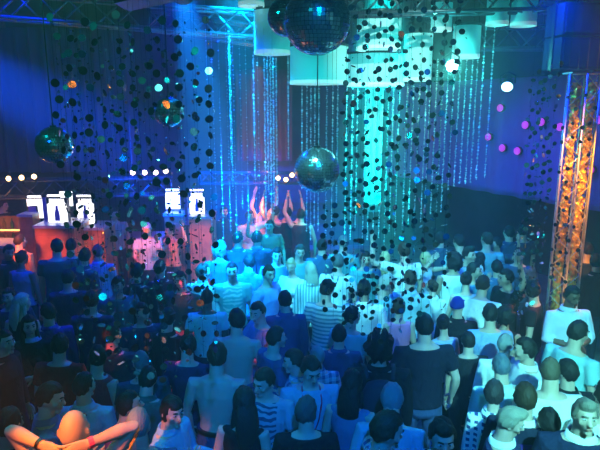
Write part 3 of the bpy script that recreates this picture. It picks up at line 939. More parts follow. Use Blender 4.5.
def truss(name, P0, P1, w, rad, m, label, group, step=None, rot=0.0, tri=False):
    P0, P1 = Vector(P0), Vector(P1)
    d = (P1 - P0); L = d.length; d.normalize()
    up = Vector((0, 0, 1)) if abs(d.z) < .8 else Vector((0, 1, 0))
    a = d.cross(up).normalized(); b = a.cross(d).normalized()
    a, b = a * math.cos(rot) + b * math.sin(rot), b * math.cos(rot) - a * math.sin(rot)
    t = thing(name, label, 'truss', P0, 0, group)
    offs = [(-1, -1), (1, -1), (1, 1), (-1, 1)]
    C = [(a * x + b * y) * (w / 2) for x, y in offs]
    for c in C:
        q = MB(); q.tube([c, c + d * L], rad, 8); q.build('chord', m, t, True)
    step = step or w
    n = max(2, int(round(L / step)))
    for i in range(4):
        c0, c1 = C[i], C[(i + 1) % 4]
        q = MB()
        for k in range(n):
            s, e = d * (L * k / n), d * (L * (k + 1) / n)
            q.tube([c0 + s, c1 + e] if k % 2 == 0 else [c1 + s, c0 + e], rad * .55, 6)
        q.tube([c0, c1], rad * .55, 6); q.tube([c0 + d * L, c1 + d * L], rad * .55, 6)
        q.build('lattice', m, t, True)
    if abs(d.z) < .8:
        for u in (.2, .8):
            p = d * (L * u)
            q = MB(); q.tube([p + Vector((0, 0, w / 2)), Vector((p.x, p.y, CZ - P0.z))], .006, 5); q.build('hanging_cable', m, t)
    return t


truss('lighting_truss', at(-40, 2, 8.2), at(262, 26, 8.8), .34, .026, m_alu, 'long aluminium ceiling truss running above left sequin curtain', 'ceiling trusses')
truss('lighting_truss', at(150, 20, 9.6), at(300, 42, 10.0), .30, .024, m_alu, 'rear aluminium truss passing behind tall teal lantern', 'ceiling trusses')
truss('lighting_truss', at(478, 38, 9.6), at(558, 38, 9.6), .34, .026, m_alu, 'short truss with violet sheen under twin lanterns', 'ceiling trusses')
truss('lighting_truss', at(-30, 189, 11.0), at(172, 186, 11.6), .34, .024, m_alu_d, 'dark horizontal truss carrying bulbs over the bar', 'ceiling trusses')
truss('lighting_truss', at(200, 178, 12.6), at(312, 178, 12.6), .24, .02, m_alu_d, 'thin pinkish truss over far bar behind mirror ball', 'ceiling trusses')
truss('lighting_truss', at(340, 2, 8.0), at(600, -4, 8.2), .34, .026, m_alu_d, 'dark overhead truss holding the white lanterns', 'ceiling trusses')
# two golden towers
tw = []
for (xt, xb, Y, lab) in ((578, 556, 7.0, 'wider golden lit truss tower standing beside the white shirt'), (593.5, 571, 7.25, 'slimmer golden lit truss tower behind the wider one')):
    top = at(xt, 74, Y); 
    z0 = .02
    t = truss('truss_tower', (top.x, Y, z0), (top.x, Y, top.z), .17 if Y > 7.1 else .19, .012, m_alu_b, lab, 'golden truss towers', step=.2, rot=math.radians(20))
    q = MB(); q.box((0, 0, -.005), (.30, .30, .02)); q.build('base_plate', m_alu, t)
    q = MB(); q.box((0, 0, top.z - z0 + .01), (.26, .26, .02)); q.build('cap_plate', m_alu, t)
    tw.append((top.x, Y, top.z))


def crinkle_mat():
    m = mat('crinkled_gold_foil', (.90, .55, .12), .35, .35)
    nt, N, L, Pn = nodes(m)
    tc = N.new('ShaderNodeTexCoord')
    vo = N.new('ShaderNodeTexVoronoi'); vo.inputs['Scale'].default_value = 16
    L.new(tc.outputs['Object'], vo.inputs['Vector'])
    bp = N.new('ShaderNodeBump'); bp.inputs['Strength'].default_value = 1.0; bp.inputs['Distance'].default_value = .05
    L.new(vo.outputs['Distance'], bp.inputs['Height']); L.new(bp.outputs['Normal'], Pn.inputs['Normal'])
    return m


m_foil = crinkle_mat()
for (x, Y, zt), lab in zip(tw, ('crumpled gold foil column inside the wider truss tower', 'crumpled gold foil column inside the slimmer truss tower')):
    q = MB(); rg = []
    for k in range(90):
        z = .25 + (zt - .35) * k / 89
        rg.append([Vector((math.cos(2 * PI * j / 10 + .3 * k) * (.048 + R.uniform(-.022, .022)), math.sin(2 * PI * j / 10 + .3 * k) * (.048 + R.uniform(-.022, .022)), z)) for j in range(10)])
    # keep index order steady round the column
    rg = [[rg[k][(j - int(round(.3 * k / (2 * PI / 10)))) % 10] for j in range(10)] for k in range(90)]
    q.rings(rg)
    o = q.build('foil_column', m_foil); o.location = (x, Y, 0)
    tag(o, lab, 'foil', 'foil columns')
# ------------------------------------------------------------------ lanterns
def shade_mat(name, col, e, tint=(.15, .95, .95)):
    m = mat(name, col, .8, emit=tint, estr=e)
    return m


LANT = []


def lantern(x0, x1, y0, y1, Y, e, label, sq=False, tint=(.01, .70, .72)):
    a, b = at(x0, (y0 + y1) / 2, Y), at(x1, (y0 + y1) / 2, Y)
    zt, zb = at((x0 + x1) / 2, y0, Y).z, at((x0 + x1) / 2, y1, Y).z
    r = (b.x - a.x) / 2; cx = (a.x + b.x) / 2; h = zt - zb
    t = thing('drum_lantern', label, 'lantern', (cx, Y, zb), 0, 'white fabric drum lanterns')
    m = shade_mat('lantern_fabric', (.75, .85, .85), e, tint)
    n = 32 if not sq else 4
    ph = PI / 4 if sq else 0
    rr = r * (math.sqrt(2) if sq else 1)

    def circ(rad, z, k=n, p=ph):
        return [Vector((rad * math.cos(2 * PI * j / k + p), rad * math.sin(2 * PI * j / k + p), z)) for j in range(k)]
    q = MB(); q.rings([circ(rr, .0), circ(rr, h), circ(rr * .97, h), circ(rr * .97, 0), circ(rr, 0)], cap=False)
    sho = q.build('shade', m, t, not sq)
    mr = shade_mat('lit_rim', (.9, .9, .85), e * 2.2, (.45, 1, .95))
    q = MB(); q.rings([circ(rr * 1.015, -.02), circ(rr * 1.015, .03), circ(rr * .96, .03), circ(rr * .96, -.02), circ(rr * 1.015, -.02)], cap=False)
    q.build('lower_rim', mr, sho)
    q = MB(); q.rings([circ(rr * 1.01, h - .02), circ(rr * 1.01, h + .015), circ(rr * .96, h + .015), circ(rr * .96, h - .02), circ(rr * 1.01, h - .02)], cap=False)
    q.build('upper_rim', m_black, sho)
    for k in range(4):
        an = k * PI / 2 + PI / 4
        p = Vector((r * .95 * math.cos(an), r * .95 * math.sin(an), h))
        q = MB(); q.tube([p, Vector((p.x * .3, p.y * .3, CZ - zb))], .006, 5); q.build('suspension_cord', m_black, t)
    q = MB(); q.ell((0, 0, h * .55), (.07, .07, .10), 12, 8); q.build('bulb', shade_mat('bulb_glass', (1, 1, 1), e * 4, (.6, 1, 1)), t, True)
    LANT.append((cx, Y, zb, r, h))
    return t


lantern(254, 290, 10, 53, 8.3, .16, 'tall teal lit lantern left of dark mirror balls')
lantern(290, 348, 46, 83, 8.8, .24, 'wide low lantern directly below dark mirror balls')
lantern(357, 401, 13, 49, 9.0, .34, 'bright upper lantern behind centre sequin curtain')
lantern(347, 404, 54, 85, 9.7, .45, 'bright lower lantern behind centre sequin curtain')
lantern(404, 432, 33, 80, 9.3, .34, 'narrow lantern between centre sequins and the spotlight')
lantern(453, 480, 25, 57, 8.6, .24, 'cylindrical lantern with bright rim above white spotlight')
lantern(487, 509, -8, 24, 8.4, .12, 'left one of two dim teal lanterns over the short truss')
lantern(512, 537, -8, 25, 8.4, .10, 'right one of two dim teal lanterns over the short truss')
lantern(238, 264, -16, 5, 8.0, .2, 'teal lantern cut by the top edge over ceiling truss')
lantern(431, 452, 2, 30, 9.2, .25, 'small teal lantern left of bright rimmed cylinder')
# ------------------------------------------------------------------ glittering strings
m_glit = mat('silver_sequins', (.92, .96, .96), .4, .15)
m_thread = mat('clear_thread', (.3, .4, .45), .4)


def string_mesh(L, rng, gap=.045, r=.011, dens=1.0):
    q = MB()
    q.tube([(0, 0, 0), (0, 0, -L)], .0016, 4, mi=1)
    z = -.03
    while z > -L:
        if rng.random() < dens:
            rad = r * rng.uniform(.7, 1.3)
            nrm = Vector((rng.uniform(-1, 1), rng.uniform(-1, 1), rng.uniform(-.5, .5))).normalized()
            q.cyl((rng.uniform(-.006, .006), 0, z), rad, .0015, 7, nrm)
        z -= gap * rng.uniform(.6, 1.4)
    return q.mesh('glitter_string', [m_glit, m_thread])


STR = [string_mesh(3.6, random.Random(100 + i), .032, .014) for i in range(6)]
DEN = [string_mesh(3.6, random.Random(200 + i), .026, .013) for i in range(4)]
SPR = [string_mesh(4.4, random.Random(300 + i), .10, .010, .8) for i in range(5)]


def strings(specs, label, group, pool):
    for (px, y0, y1, Y) in specs:
        a, b = at(px, y0, Y), at(px, y1, Y)
        o = put('glitter_string', R.choice(pool))
        o.location = a
        o.rotation_euler = (0, 0, R.uniform(0, 6))
        base = 4.4 if pool is SPR else 3.6
        o.scale = (1, 1, (a.z - b.z) / base)
        tag(o, label, 'glitter string', group)


strings([(253, 53, 180, 8.2), (264, 53, 215, 8.3), (270, 53, 214, 8.35), (276, 53, 205, 8.3), (288, 54, 160, 8.3), (267, 53, 195, 8.6), (273, 53, 210, 8.6)], 'dense glittering string hanging under tall teal lantern', 'strings under the tall lantern', DEN)
strings([(302, 84, 190, 8.7), (307, 84, 232, 8.8), (311, 84, 240, 8.8), (315, 84, 226, 8.7), (319, 84, 232, 8.7), (327, 84, 236, 8.9), (333, 84, 228, 8.9), (338, 84, 205, 8.7)], 'glittering string hanging under wide low lantern by bright mirror ball', 'strings under the wide lantern', STR)
strings([(347, 86, 235, 9.6), (353, 86, 240, 9.7), (358, 86, 228, 9.5), (366, 86, 245, 9.8), (371, 86, 240, 9.7), (377, 86, 244, 9.5), (383, 86, 238, 9.6), (389, 86, 245, 9.8), (394, 86, 232, 9.6), (400, 86, 236, 9.6)], 'glittering string hanging behind centre sequin curtain', 'strings behind the centre curtain', DEN)
strings([(408, 81, 230, 9.2), (414, 81, 226, 9.3), (420, 81, 222, 9.2), (427, 81, 222, 9.4), (432, 58, 218, 9.0), (438, 58, 214, 9.1)], 'glittering string between centre sequin curtain and spotlight', 'strings left of the spotlight', STR)
strings([(444, 58, 214, 8.7), (449, 58, 212, 8.6), (455, 58, 190, 8.5), (461, 58, 186, 8.6), (467, 58, 183, 8.5), (473, 58, 184, 8.6), (478, 58, 182, 8.7), (486, 26, 180, 8.3), (495, 26, 178, 8.4)], 'glittering string hanging right of spotlight under cylindrical lantern', 'strings right of the spotlight', STR)
strings([(229, 30, 190, 8.8), (228, 30, 160, 8.9)], 'lone glittering string left of tall teal lantern', 'lone strings left of the lantern', DEN)
strings([(206 + 6.5 * i + R.uniform(-2, 2), 28, 228 + R.uniform(-20, 12), 7.4 + R.uniform(-.5, 1.0)) for i in range(11)], 'sparse sparkling thread hanging in blue beam by far bar', 'sparse threads in the blue beam', SPR)
# white sheer drop
m_sheer = mat('white_sheer', (.50, .52, .48), .8)
a, b = at(367, 80, 10.3), at(384, 80, 10.3)
o = wavy_sheet((a.x, 10.3, 0), (b.x, 10.3, 0), at(375, 212, 10.3).z, at(375, 20, 10.3).z, .03, 3, 24, 20, rng=R).build('sheer_drop', m_sheer, None, True)
tag(o, 'white sheer fabric strip hanging behind centre sequin curtain', 'fabric')
zt_ = at(375, 20, 10.3).z
q = MB(); q.tube([(a.x - .05, 10.3, zt_), (b.x + .05, 10.3, zt_)], .02, 8); q.tube([((a.x + b.x) / 2, 10.3, zt_), ((a.x + b.x) / 2, 10.3, CZ)], .008, 6); q.build('top_rod', m_black, o)
# ------------------------------------------------------------------ sequin curtains
m_disc = mat('mirror_sequin', (.60, .64, .66), .16, 1.0)
m_net = mat('net_thread', (.05, .06, .08), .6)


def disc(q, c, r, yaw, tilt, roll=0):
    n = Matrix.Rotation(yaw, 3, 'Z') @ Matrix.Rotation(tilt, 3, 'X') @ Vector((0, 1, 0))
    q.cyl(c, r, .0012, 12, n)


def curtain(name, label, cols, Y, r, gap, sig, top, bot, jitter=.012, group='sequin curtains', flakes=.5, drop=.06, rng=None, railpx=-30):
    """cols: picture columns of strands; top/bot: functions of the column giving the picture rows of its ends"""
    rng = rng or random.Random(len(label))
    c0x = sum(cols) / len(cols)
    c0 = at(c0x, 10, Y)
    zr = max(max(at(c, top(c), Y).z for c in cols) + .02, at(c0x, railpx, Y).z)
    t = thing(name, label, 'sequin curtain', (c0.x, Y, zr), 0, group)
    xs = [at(c, 100, Y).x for c in cols]
    q = MB(); q.tube([(min(xs) - c0.x - .05, 0, .0), (max(xs) - c0.x + .05, 0, .0)], .010, 8); q.build('top_rail', m_black, t)
    for c, x in zip(cols, xs):
        zt, zb = at(c, top(c), Y).z, at(c, bot(c), Y).z
        if zt - zb < .1: continue
        q = MB()
        q.tube([(x - c0.x, 0, .0), (x - c0.x, 0, zb - zr)], .0009, 4, mi=1)
        z = zt - rng.uniform(0, gap)
        dx = rng.uniform(-.01, .01)
        while z > zb:
            fz = (zt - z) / max(zt - zb, .1)
            s = sig(fz)
            px = x - c0.x + dx + rng.gauss(0, jitter)
            if rng.random() > drop:
                disc(q, (px, rng.gauss(0, .02), z - zr), r * rng.uniform(.88, 1.1), rng.gauss(0, s), rng.gauss(0, s * .55))
            if rng.random() < flakes:
                zz = z - gap * rng.uniform(.3, .7)
                disc(q, (px + rng.gauss(0, .015), rng.gauss(0, .02), zz - zr), r * rng.uniform(.25, .45), rng.uniform(0, 6), rng.uniform(-1.4, 1.4))
            z -= gap * rng.uniform(.85, 1.15)
        q.build('disc_strand', [m_disc, m_net], t)
    return t


curtain('sequin_curtain', 'left sequin curtain of mirror discs, nearest layer', [57 + 15.2 * i for i in range(11)], 3.25, .0225, .088, lambda f: .22 + 1.1 * f, lambda c: 15, lambda c: 388 - abs(c - 130) * .5, rng=random.Random(1), flakes=.8, drop=.10)
curtain('sequin_curtain', 'left sequin curtain of mirror discs, layer just behind the nearest', [65 + 14.6 * i for i in range(10)], 3.55, .017, .094, lambda f: .5 + 1.1 * f, lambda c: 40, lambda c: 350 - abs(c - 130) * .5, rng=random.Random(2), flakes=1.0, drop=.22)
curtain('sequin_curtain', 'left sequin curtain of mirror discs, rearmost sparkling layer', [60 + 10.5 * i for i in range(14)], 3.9, .009, .06, lambda f: .9, lambda c: 20, lambda c: 300, rng=random.Random(5), flakes=1.0, drop=.3)
curtain('sequin_curtain', 'centre sequin curtain of dark discs, nearest layer', [327, 336] + [346 + 10.6 * i for i in range(11)], 3.3, .0178, .059, lambda f: .55 + .35 * f, lambda c: -20 if c > 340 else 205, lambda c: 345 - abs(c - 385) * .55, rng=random.Random(3), flakes=.35, group='sequin curtains', drop=.16)
curtain('sequin_curtain', 'centre sequin curtain of dark discs, rear layer', [332] + [350 + 11.5 * i for i in range(9)], 3.6, .0165, .085, lambda f: .7 + .5 * f, lambda c: -20 if c > 340 else 225, lambda c: 325 - abs(c - 385) * .6, rng=random.Random(4), flakes=.4, drop=.3)
curtain('sequin_curtain', 'narrow sequin curtain with violet glints beside golden tower', [531, 537, 543, 549, 555], 6.1, .026, .10, lambda f: .7 + .3 * f, lambda c: 62, lambda c: 318 - abs(c - 540) * 1.5, rng=random.Random(6), flakes=1.0, drop=.1)
curtain('sequin_curtain', 'sequin strands hanging in front of golden truss towers', [566, 575, 584, 594], 6.2, .022, .16, lambda f: .6, lambda c: 80, lambda c: 300, rng=random.Random(8), flakes=.6, drop=.2)
# ------------------------------------------------------------------ mirror balls
m_mir = mat('mirror_tile', (.80, .86, .90), .16, .95)
m_core = mat('ball_core', (.01, .01, .012), .8)


def mirror_ball(c, r, label, nz=22, cord_top=None, tile=None):
    t = thing('mirror_ball', label, 'mirror ball', c, 0, 'mirror balls')
    q = MB(); q.ell((0, 0, 0), (r * .985,) * 3, 40, 24); q.build('ball_core', m_core, t, True)
    q = MB()
    rng = random.Random(int(r * 1e4))
    for i in range(nz):
        t0, t1 = PI * i / nz, PI * (i + 1) / nz
        tm = (t0 + t1) / 2
        n = max(4, int(2 * nz * math.sin(tm)))
        for j in range(n):
            p0, p1 = 2 * PI * (j + .05) / n, 2 * PI * (j + .95) / n
            e = (t1 - t0) * .05
            s = lambda th, ph: Vector((math.sin(th) * math.cos(ph), math.sin(th) * math.sin(ph), math.cos(th)))
            vs = [s(t0 + e, p0), s(t1 - e, p0), s(t1 - e, p1), s(t0 + e, p1)]
            ctr = s(tm, (p0 + p1) / 2)
            tiltv = Vector((rng.gauss(0, .035), rng.gauss(0, .035), rng.gauss(0, .035)))
            ct = s(tm, (p0 + p1) / 2)
            vv = []
            for v in vs:
                w = v - ct
                k = 1.004 + w.dot(tiltv)
                vv.append((ct * (1 - (1 - ct.dot(v)) * .0) + (w - ct * w.dot(ct))) * r * k)
            q.add(vv, [(0, 1, 2, 3)])
    q.build('mirror_tiles', m_mir, t)
    q = MB(); q.cyl((0, 0, r * 1.02), r * .16, r * .10, 16); q.tube([(0, 0, r * 1.05), (0, 0, r * 1.2)], r * .05, 8); q.build('cap', m_black, t)
    q = MB(); q.tube([(0, 0, r * 1.18), (0, 0, (cord_top or CZ) - c[2])], .006, 6); q.build('hanging_cord', m_black, t)
    return t


def ball_at(px, py, rp, Y, label, nz):
    c = at(px, py, Y)
    d = (c - Vector((0, 0, CAMZ))).length
    return mirror_ball(c, rp / F * d, label, nz)


ball_at(317, 170, 22.5, 5.6, 'bright mirror ball hanging over the centre of the crowd', 26)
ball_at(54.5, 145, 16.5, 5.2, 'mirror ball with teal highlight hanging at left of sequin curtain', 20)
ball_at(169, 112, 14, 5.6, 'small mirror ball partly behind the left sequin curtain', 18)
ball_at(317, 21, 31, 3.0, 'largest dark mirror ball cut by top edge', 26)
ball_at(287, 17, 18, 3.25, 'smaller dark mirror ball tucked behind the largest dark one', 20)
# ------------------------------------------------------------------ bar
def wood(name, col):
    return add_noise_colour(mat(name, col, .45), tuple(c * .8 for c in col), tuple(min(1, c * 1.15) for c in col), 5.0)


m_wood = wood('bar_wood', (.52, .18, .07))
m_top = mat('bar_top', (.55, .5, .45), .25)


def cabinet(x0, x1, ytop, Y, depth, label, rz=0):
    a, b = at(x0, ytop, Y), at(x1, ytop, Y)
    w, h = b.x - a.x, a.z
    t = thing('bar_cabinet', label, 'bar counter', ((a.x + b.x) / 2, Y + depth / 2, 0), rz, 'wooden bar units')
    q = MB(); q.box((0, 0, h / 2 - .02), (w, depth, h - .04)); q.build('carcass', m_wood, t)
    q = MB(); q.box((0, 0, h - .015), (w + .03, depth + .06, .05)); q.build('worktop', m_top, t)
    n = max(1, int(w / .5))
    for i in range(n):
        q = MB(); q.box((-w / 2 + w * (i + .5) / n, -depth / 2 - .008, h * .5), (w / n - .05, .022, h * .78)); q.build('front_panel', m_wood, t)
    q = MB(); q.box((0, -depth / 2 + .03, .05), (w + .005, depth * .9, .10)); q.build('plinth', m_black, t)
    return t, h


ct1, h1 = cabinet(34, 74, 226, 9.6, .7, 'tall wooden bar unit facing the pair in dark tees')
ct2, h2 = cabinet(18, 32, 215, 10.6, .8, 'wooden bar unit set back beside the tall one')
ct3, h3 = cabinet(76, 104, 228, 10.0, .6, 'wooden bar unit under the third lit niche behind sequins')
ct4, h4 = cabinet(106, 162, 238, 11.8, .6, 'long low bar unit behind left sequin curtain')
ct5, h5 = cabinet(164, 188, 214, 10.9, .6, 'wooden bar unit under the blank white lit niche')
ct6, h6 = cabinet(189, 211, 217, 10.4, .6, 'orange wooden bar unit at right end of bar')
ct7, h7 = cabinet(-22, 17, 246, 10.2, .6, 'orange lit low bar unit at far left edge')
ct8, h8 = cabinet(224, 296, 237, 12.8, .6, 'far bar unit beyond the blue silhouettes')

m_lit = mat('lit_white_panel', (.9, .9, .9), .5, emit=(1.0, .97, .92), estr=2.6)
m_violet = mat('violet_panel', (.03, .02, .25), .3, emit=(.05, .02, .6), estr=.22)


def lit_niche(x0, x1, y0, y1, Y, kind, label):
    a, b = at(x0, y1, Y), at(x1, y0, Y)
    w, h = b.x - a.x, b.z - a.z
    t = thing('lit_niche', label, 'illuminated panel', ((a.x + b.x) / 2, Y, a.z), 0, 'white lit bottle niches')
    q = MB(); q.box((0, .06, h / 2), (w * 1.06, .10, h * 1.03)); q.build('housing', m_black, t)
    q = MB()
    W, H = w / 2, h
    if kind == 'seven':
        pts = [(-W, H), (W, H), (W, 0), (W * .35, 0), (W * .25, H * .66), (-W * .1, H * .66), (-W, H * .62)]
    elif kind == 'waist':
        pts = [(-W * .75, H), (W * .75, H), (W * .75, H * .86), (W, H * .8), (W, H * .12), (W * .85, 0), (-W * .85, 0), (-W, H * .12), (-W, H * .8), (-W * .75, H * .86)]
    else:
        pts = [(-W, H), (W, H), (W, 0), (-W, 0)]
    n = len(pts)
    v = [Vector((x, 0, z)) for x, z in pts] + [Vector((x, .02, z)) for x, z in pts]
    q.add(v, [tuple(range(n)), tuple(range(2 * n - 1, n - 1, -1))] + [(i, i + n, (i + 1) % n + n, (i + 1) % n) for i in range(n)])
    q.build('lit_panel', m_lit, t)
    q = MB()
    if kind == 'seven':
        q.box((-W * .42, -.005, H * .30), (W * .9, .02, H * .6))
    elif kind == 'waist':
        q.rings([[Vector((sx * r_, yy, z)) for sx, yy in ((-1, -.03), (1, -.03), (1, .0), (-1, .0))] for z, r_ in ((H * .2, W * .24), (H * .5, W * .22), (H * .62, W * .12), (H * .76, W * .10))])
    if q.v:
        q.build('violet_inset', m_violet, t)
    q = MB(); q.box((0, .02, H * 1.12), (w * .9, .05, .03)); q.build('strip_light', m_lit, t)
    q = MB(); q.box((0, .08, H * 1.06), (w * .2, .04, H * .12)); q.build('bracket', m_black, t)
    # stand down to the bar
    q = MB(); q.box((0, .07, -.05), (w * .8, .06, .12))
    if 'peeking' in label:
        q.box((0, .07, -a.z / 2), (.05, .05, a.z)); q.box((0, .07, -a.z + .015), (.3, .3, .03))
    q.build('stand', m_black, t)
    return t


lit_niche(28.5, 43, 199, 218, 10.9, 'seven', 'white lit panel like a seven over set back bar unit')
lit_niche(49, 66, 199, 226, 9.9, 'waist', 'white lit panel with violet slot on the tall bar unit')
lit_niche(78, 93, 199, 224, 10.3, 'waist', 'white lit panel with violet slot behind left sequin strands')
lit_niche(166, 179.5, 192, 209, 11.2, 'plain', 'plain white lit square showing two discs in front')
lit_niche(190, 204, 193, 216, 10.7, 'waist', 'white lit panel with violet slot on right end of bar')
lit_niche(60, 72, 194, 206, 10.9, 'plain', 'small white lit panel peeking behind the tall bar unit')
# violet columns between the niches
for (px, lab) in ((46.5, 'violet lit post between the seven shape and slotted panel'), (69.5, 'violet lit post right of slotted panel on tall bar unit'), (187, 'violet lit post between plain square and bar end panel')):
    a, b = at(px, 226, 10.25), at(px, 196, 10.25)
    t = thing('glow_post', lab, 'light post', (a.x, 10.25, a.z), 0, 'violet glow posts')
    q = MB(); q.cyl((0, 0, (b.z - a.z) / 2), .035, b.z - a.z, 12); q.build('tube', m_violet, t)
    q = MB(); q.cyl((0, 0, .01), .05, .03, 12); q.cyl((0, 0, b.z - a.z), .05, .03, 12); q.build('end_cap', m_black, t)
    q = MB(); q.cyl((0, 0, -a.z / 2), .03, a.z, 12); q.build('pole', m_black, t)
# warm back shelf with bottles at far left
m_warm = mat('warm_strip', (1, .7, .3), .5, emit=(1, .50, .10), estr=3.0)
t = thing('back_bar_shelf', 'amber lit back bar shelf at far left edge', 'shelf', (at(2, 230, 11.6).x, 11.6, 0))
sw = 1.1
for z in (.95, 1.22):
    q = MB(); q.box((0, 0, z), (sw, .30, .03)); sb_ = q.build('shelf_board', m_wood, t)
    q = MB(); q.box((0, -.14, z + .035), (sw, .02, .03)); q.build('light_strip', m_warm, sb_)
for sx in (-1, 1):
    q = MB(); q.box((sx * sw / 2, 0, .75), (.04, .32, 1.5)); q.build('side_panel', m_wood, t)
q = MB(); q.box((0, .16, .75), (sw, .02, 1.5)); q.build('back_panel', m_wood, t)
sx0 = at(2, 230, 11.6).x
gl = [mat('bottle_glass', c, .1) for c in ((.25, .12, .02), (.05, .16, .05), (.35, .30, .22))]
for z in (.965, 1.235):
    for k in range(6):
        q = MB()
        q.rings([[Vector((r_ * math.cos(2 * PI * j / 10), r_ * math.sin(2 * PI * j / 10), zz)) for j in range(10)] for zz, r_ in ((0, .034), (.14, .036), (.17, .028), (.19, .013), (.245, .012))])
        o = q.build('bottle', gl[k % 3], None, True)
        o.location = (sx0 - .42 + .165 * k, 11.58, z + .002)
        tag(o, 'bottle standing on the %s board of the amber lit shelf' % ('lower' if z < 1 else 'upper'), 'bottle', 'bottles on the %s amber shelf' % ('lower' if z < 1 else 'upper'))
# red counters seen between people on the left
m_red = mat('red_counter', (.75, .07, .03), .4)


def red_table(px, py, w, d, z, label, rz=0.0):
    c = onz(px, py, z)
    t = thing('counter_table', label, 'table', (c.x, c.y, 0), rz, 'red drink counters')
    q = MB(); q.box((0, 0, z - .02), (w, d, .04)); q.build('table_top', m_red, t)
    q = MB(); q.tube([(0, 0, .02), (0, 0, z - .04)], .035, 12); q.build('column', m_black, t)
    q = MB(); q.cyl((0, 0, .012), .2, .024, 20); q.build('foot', m_black, t)


red_table(180, 334, .46, .22, 1.04, 'narrow red counter before right edge of left sequins', .15)
red_table(182, 394, .26, .20, .96, 'small red counter beside the shirtless man')
red_table(113, 396, .26, .20, .9, 'small red counter behind bald man, under sequins')
# ------------------------------------------------------------------ lamps
m_bulb = mat('warm_bulb', (1, .8, .5), .4, emit=(1, .62, .22), estr=9.0)
for i, (px, py, Y) in enumerate(((9, 178.5, 10.9), (22, 177.5, 10.9), (34.5, 176.5, 10.9), (133, 172.5, 11.3), (145, 172.5, 11.3), (156, 172.5, 11.3), (166, 171, 11.3), (278, 178, 12.4), (286, 179.5, 12.4), (292, 175, 12.4))):
    c = at(px, py, Y)
    lab = ('round warm bulb in a row on dark truss at left', 'warm bulb in a row seen through left sequins', 'warm bulb on thin truss beside bright mirror ball')[0 if i < 3 else 1 if i < 7 else 2]
    t = thing('par_lamp', lab, 'lamp', c, 0, ('bulbs on the left truss', 'bulbs behind left sequins', 'bulbs by the mirror ball')[0 if i < 3 else 1 if i < 7 else 2])
    q = MB(); q.rings([[Vector((r_ * math.cos(2 * PI * j / 14), y, r_ * math.sin(2 * PI * j / 14))) for j in range(14)] for y, r_ in ((-.02, .062), (.05, .058), (.10, .03))], cap=True); hs_ = q.build('lamp_housing', m_black, t)
    q = MB(); q.ell((0, -.02, 0), (.05, .03, .05), 14, 8); q.build('bulb', m_bulb, hs_, True)
    q = MB(); q.box((0, .04, -.08), (.03, .02, .09)); q.build('bracket', m_black, t)


def spot(loc, target, power, col, angle, blend=.5, radius=.05, name='spot'):
    d = bpy.data.lights.new(name, 'SPOT')
    d.energy, d.color, d.spot_size, d.spot_blend, d.shadow_soft_size = power, col, math.radians(angle), blend, radius
    o = bpy.data.objects.new(name, d); LINKS.append(o)
    o.location = loc
    o.rotation_euler = (Vector(target) - Vector(loc)).to_track_quat('-Z', 'Y').to_euler()
    return o


def area(loc, target, power, col, sx, sy):
    d = bpy.data.lights.new('wash', 'AREA')
    d.shape = 'RECTANGLE'; d.size, d.size_y, d.energy, d.color = sx, sy, power, col
    o = bpy.data.objects.new('wash', d); LINKS.append(o)
    o.location = loc
    o.rotation_euler = (Vector(target) - Vector(loc)).to_track_quat('-Z', 'Y').to_euler()
    return o


def point(loc, power, col, r=.05):
    d = bpy.data.lights.new('lamp', 'POINT')
    d.energy, d.color, d.shadow_soft_size = power, col, r
    o = bpy.data.objects.new('lamp', d); LINKS.append(o); o.location = loc
    return o


def can_light(loc, target, label, r=.09, L=.26, lens=None, group='stage spotlights'):
    """par can hung on a yoke; local +z looks at the target"""
    t = thing('stage_spotlight', label, 'spotlight', loc, 0, group)
    t.rotation_euler = (Vector(target) - Vector(loc)).to_track_quat('Z', 'Y').to_euler()
    q = MB(); q.rings([[Vector((r_ * math.cos(2 * PI * j / 20), r_ * math.sin(2 * PI * j / 20), z)) for j in range(20)] for z, r_ in ((-L, r * .5), (-L * .7, r * .85), (-.03, r), (.0, r * 1.08), (.0, r * .92), (-.06, r * .85))], cap=True)
    hs_ = q.build('lamp_housing', m_black, t, False)
    q = MB(); q.cyl((0, 0, -.012), r * .90, .012, 20); q.build('lens', lens, hs_)
    q = MB(); q.tube([(-r * 1.15, 0, -L * .5), (-r * 1.15, r * 1.2, -L * .6), (0, r * 1.9, -L * .65), (r * 1.15, r * 1.2, -L * .6), (r * 1.15, 0, -L * .5)], .012, 6); q.build('yoke', m_black, t)
    return t


m_lens_c = mat('cyan_lens', (.8, 1, 1), .3, emit=(.65, 1, .92), estr=22.0)
m_lens_b = mat('blue_lens', (.4, .6, 1), .3, emit=(.30, .65, 1), estr=7.0)
sl = at(452, 66, 8.2)
can_light(sl, (.8, 0, 2.6), 'dazzling white spotlight beside cylindrical lantern', .09, .24, m_lens_c)
dl = at(507, 87, 8.2)
dt = at(478, 230, 5.8)
can_light(dl, dt, 'small spotlight throwing a downward blue beam', .085, .22, m_lens_b)
# big black moving head cutting the top edge at left
mh = at(168, -3, 4.6)
t = thing('moving_head_lamp', 'big black lamp head at top throwing the wide blue beam', 'spotlight', mh)
q = MB(); q.box((-.03, 0, .10), (.72, .36, .22), Matrix.Rotation(math.radians(-11), 3, 'Y')); q.build('lamp_housing', m_black, t)
q = MB(); q.box((-.06, 0, .28), (.46, .24, .18), Matrix.Rotation(math.radians(-14), 3, 'Y')); q.build('lamp_base', m_black, t)
q = MB(); q.tube([(-.10, 0, .25), (-.10, 0, CZ - mh.z)], .02, 8); q.build('drop_pole', m_black, t)
q = MB(); q.cyl((.06, .20, .10), .11, .14, 20, (0.1, 1, -.1)); q.build('barrel', m_black, t)
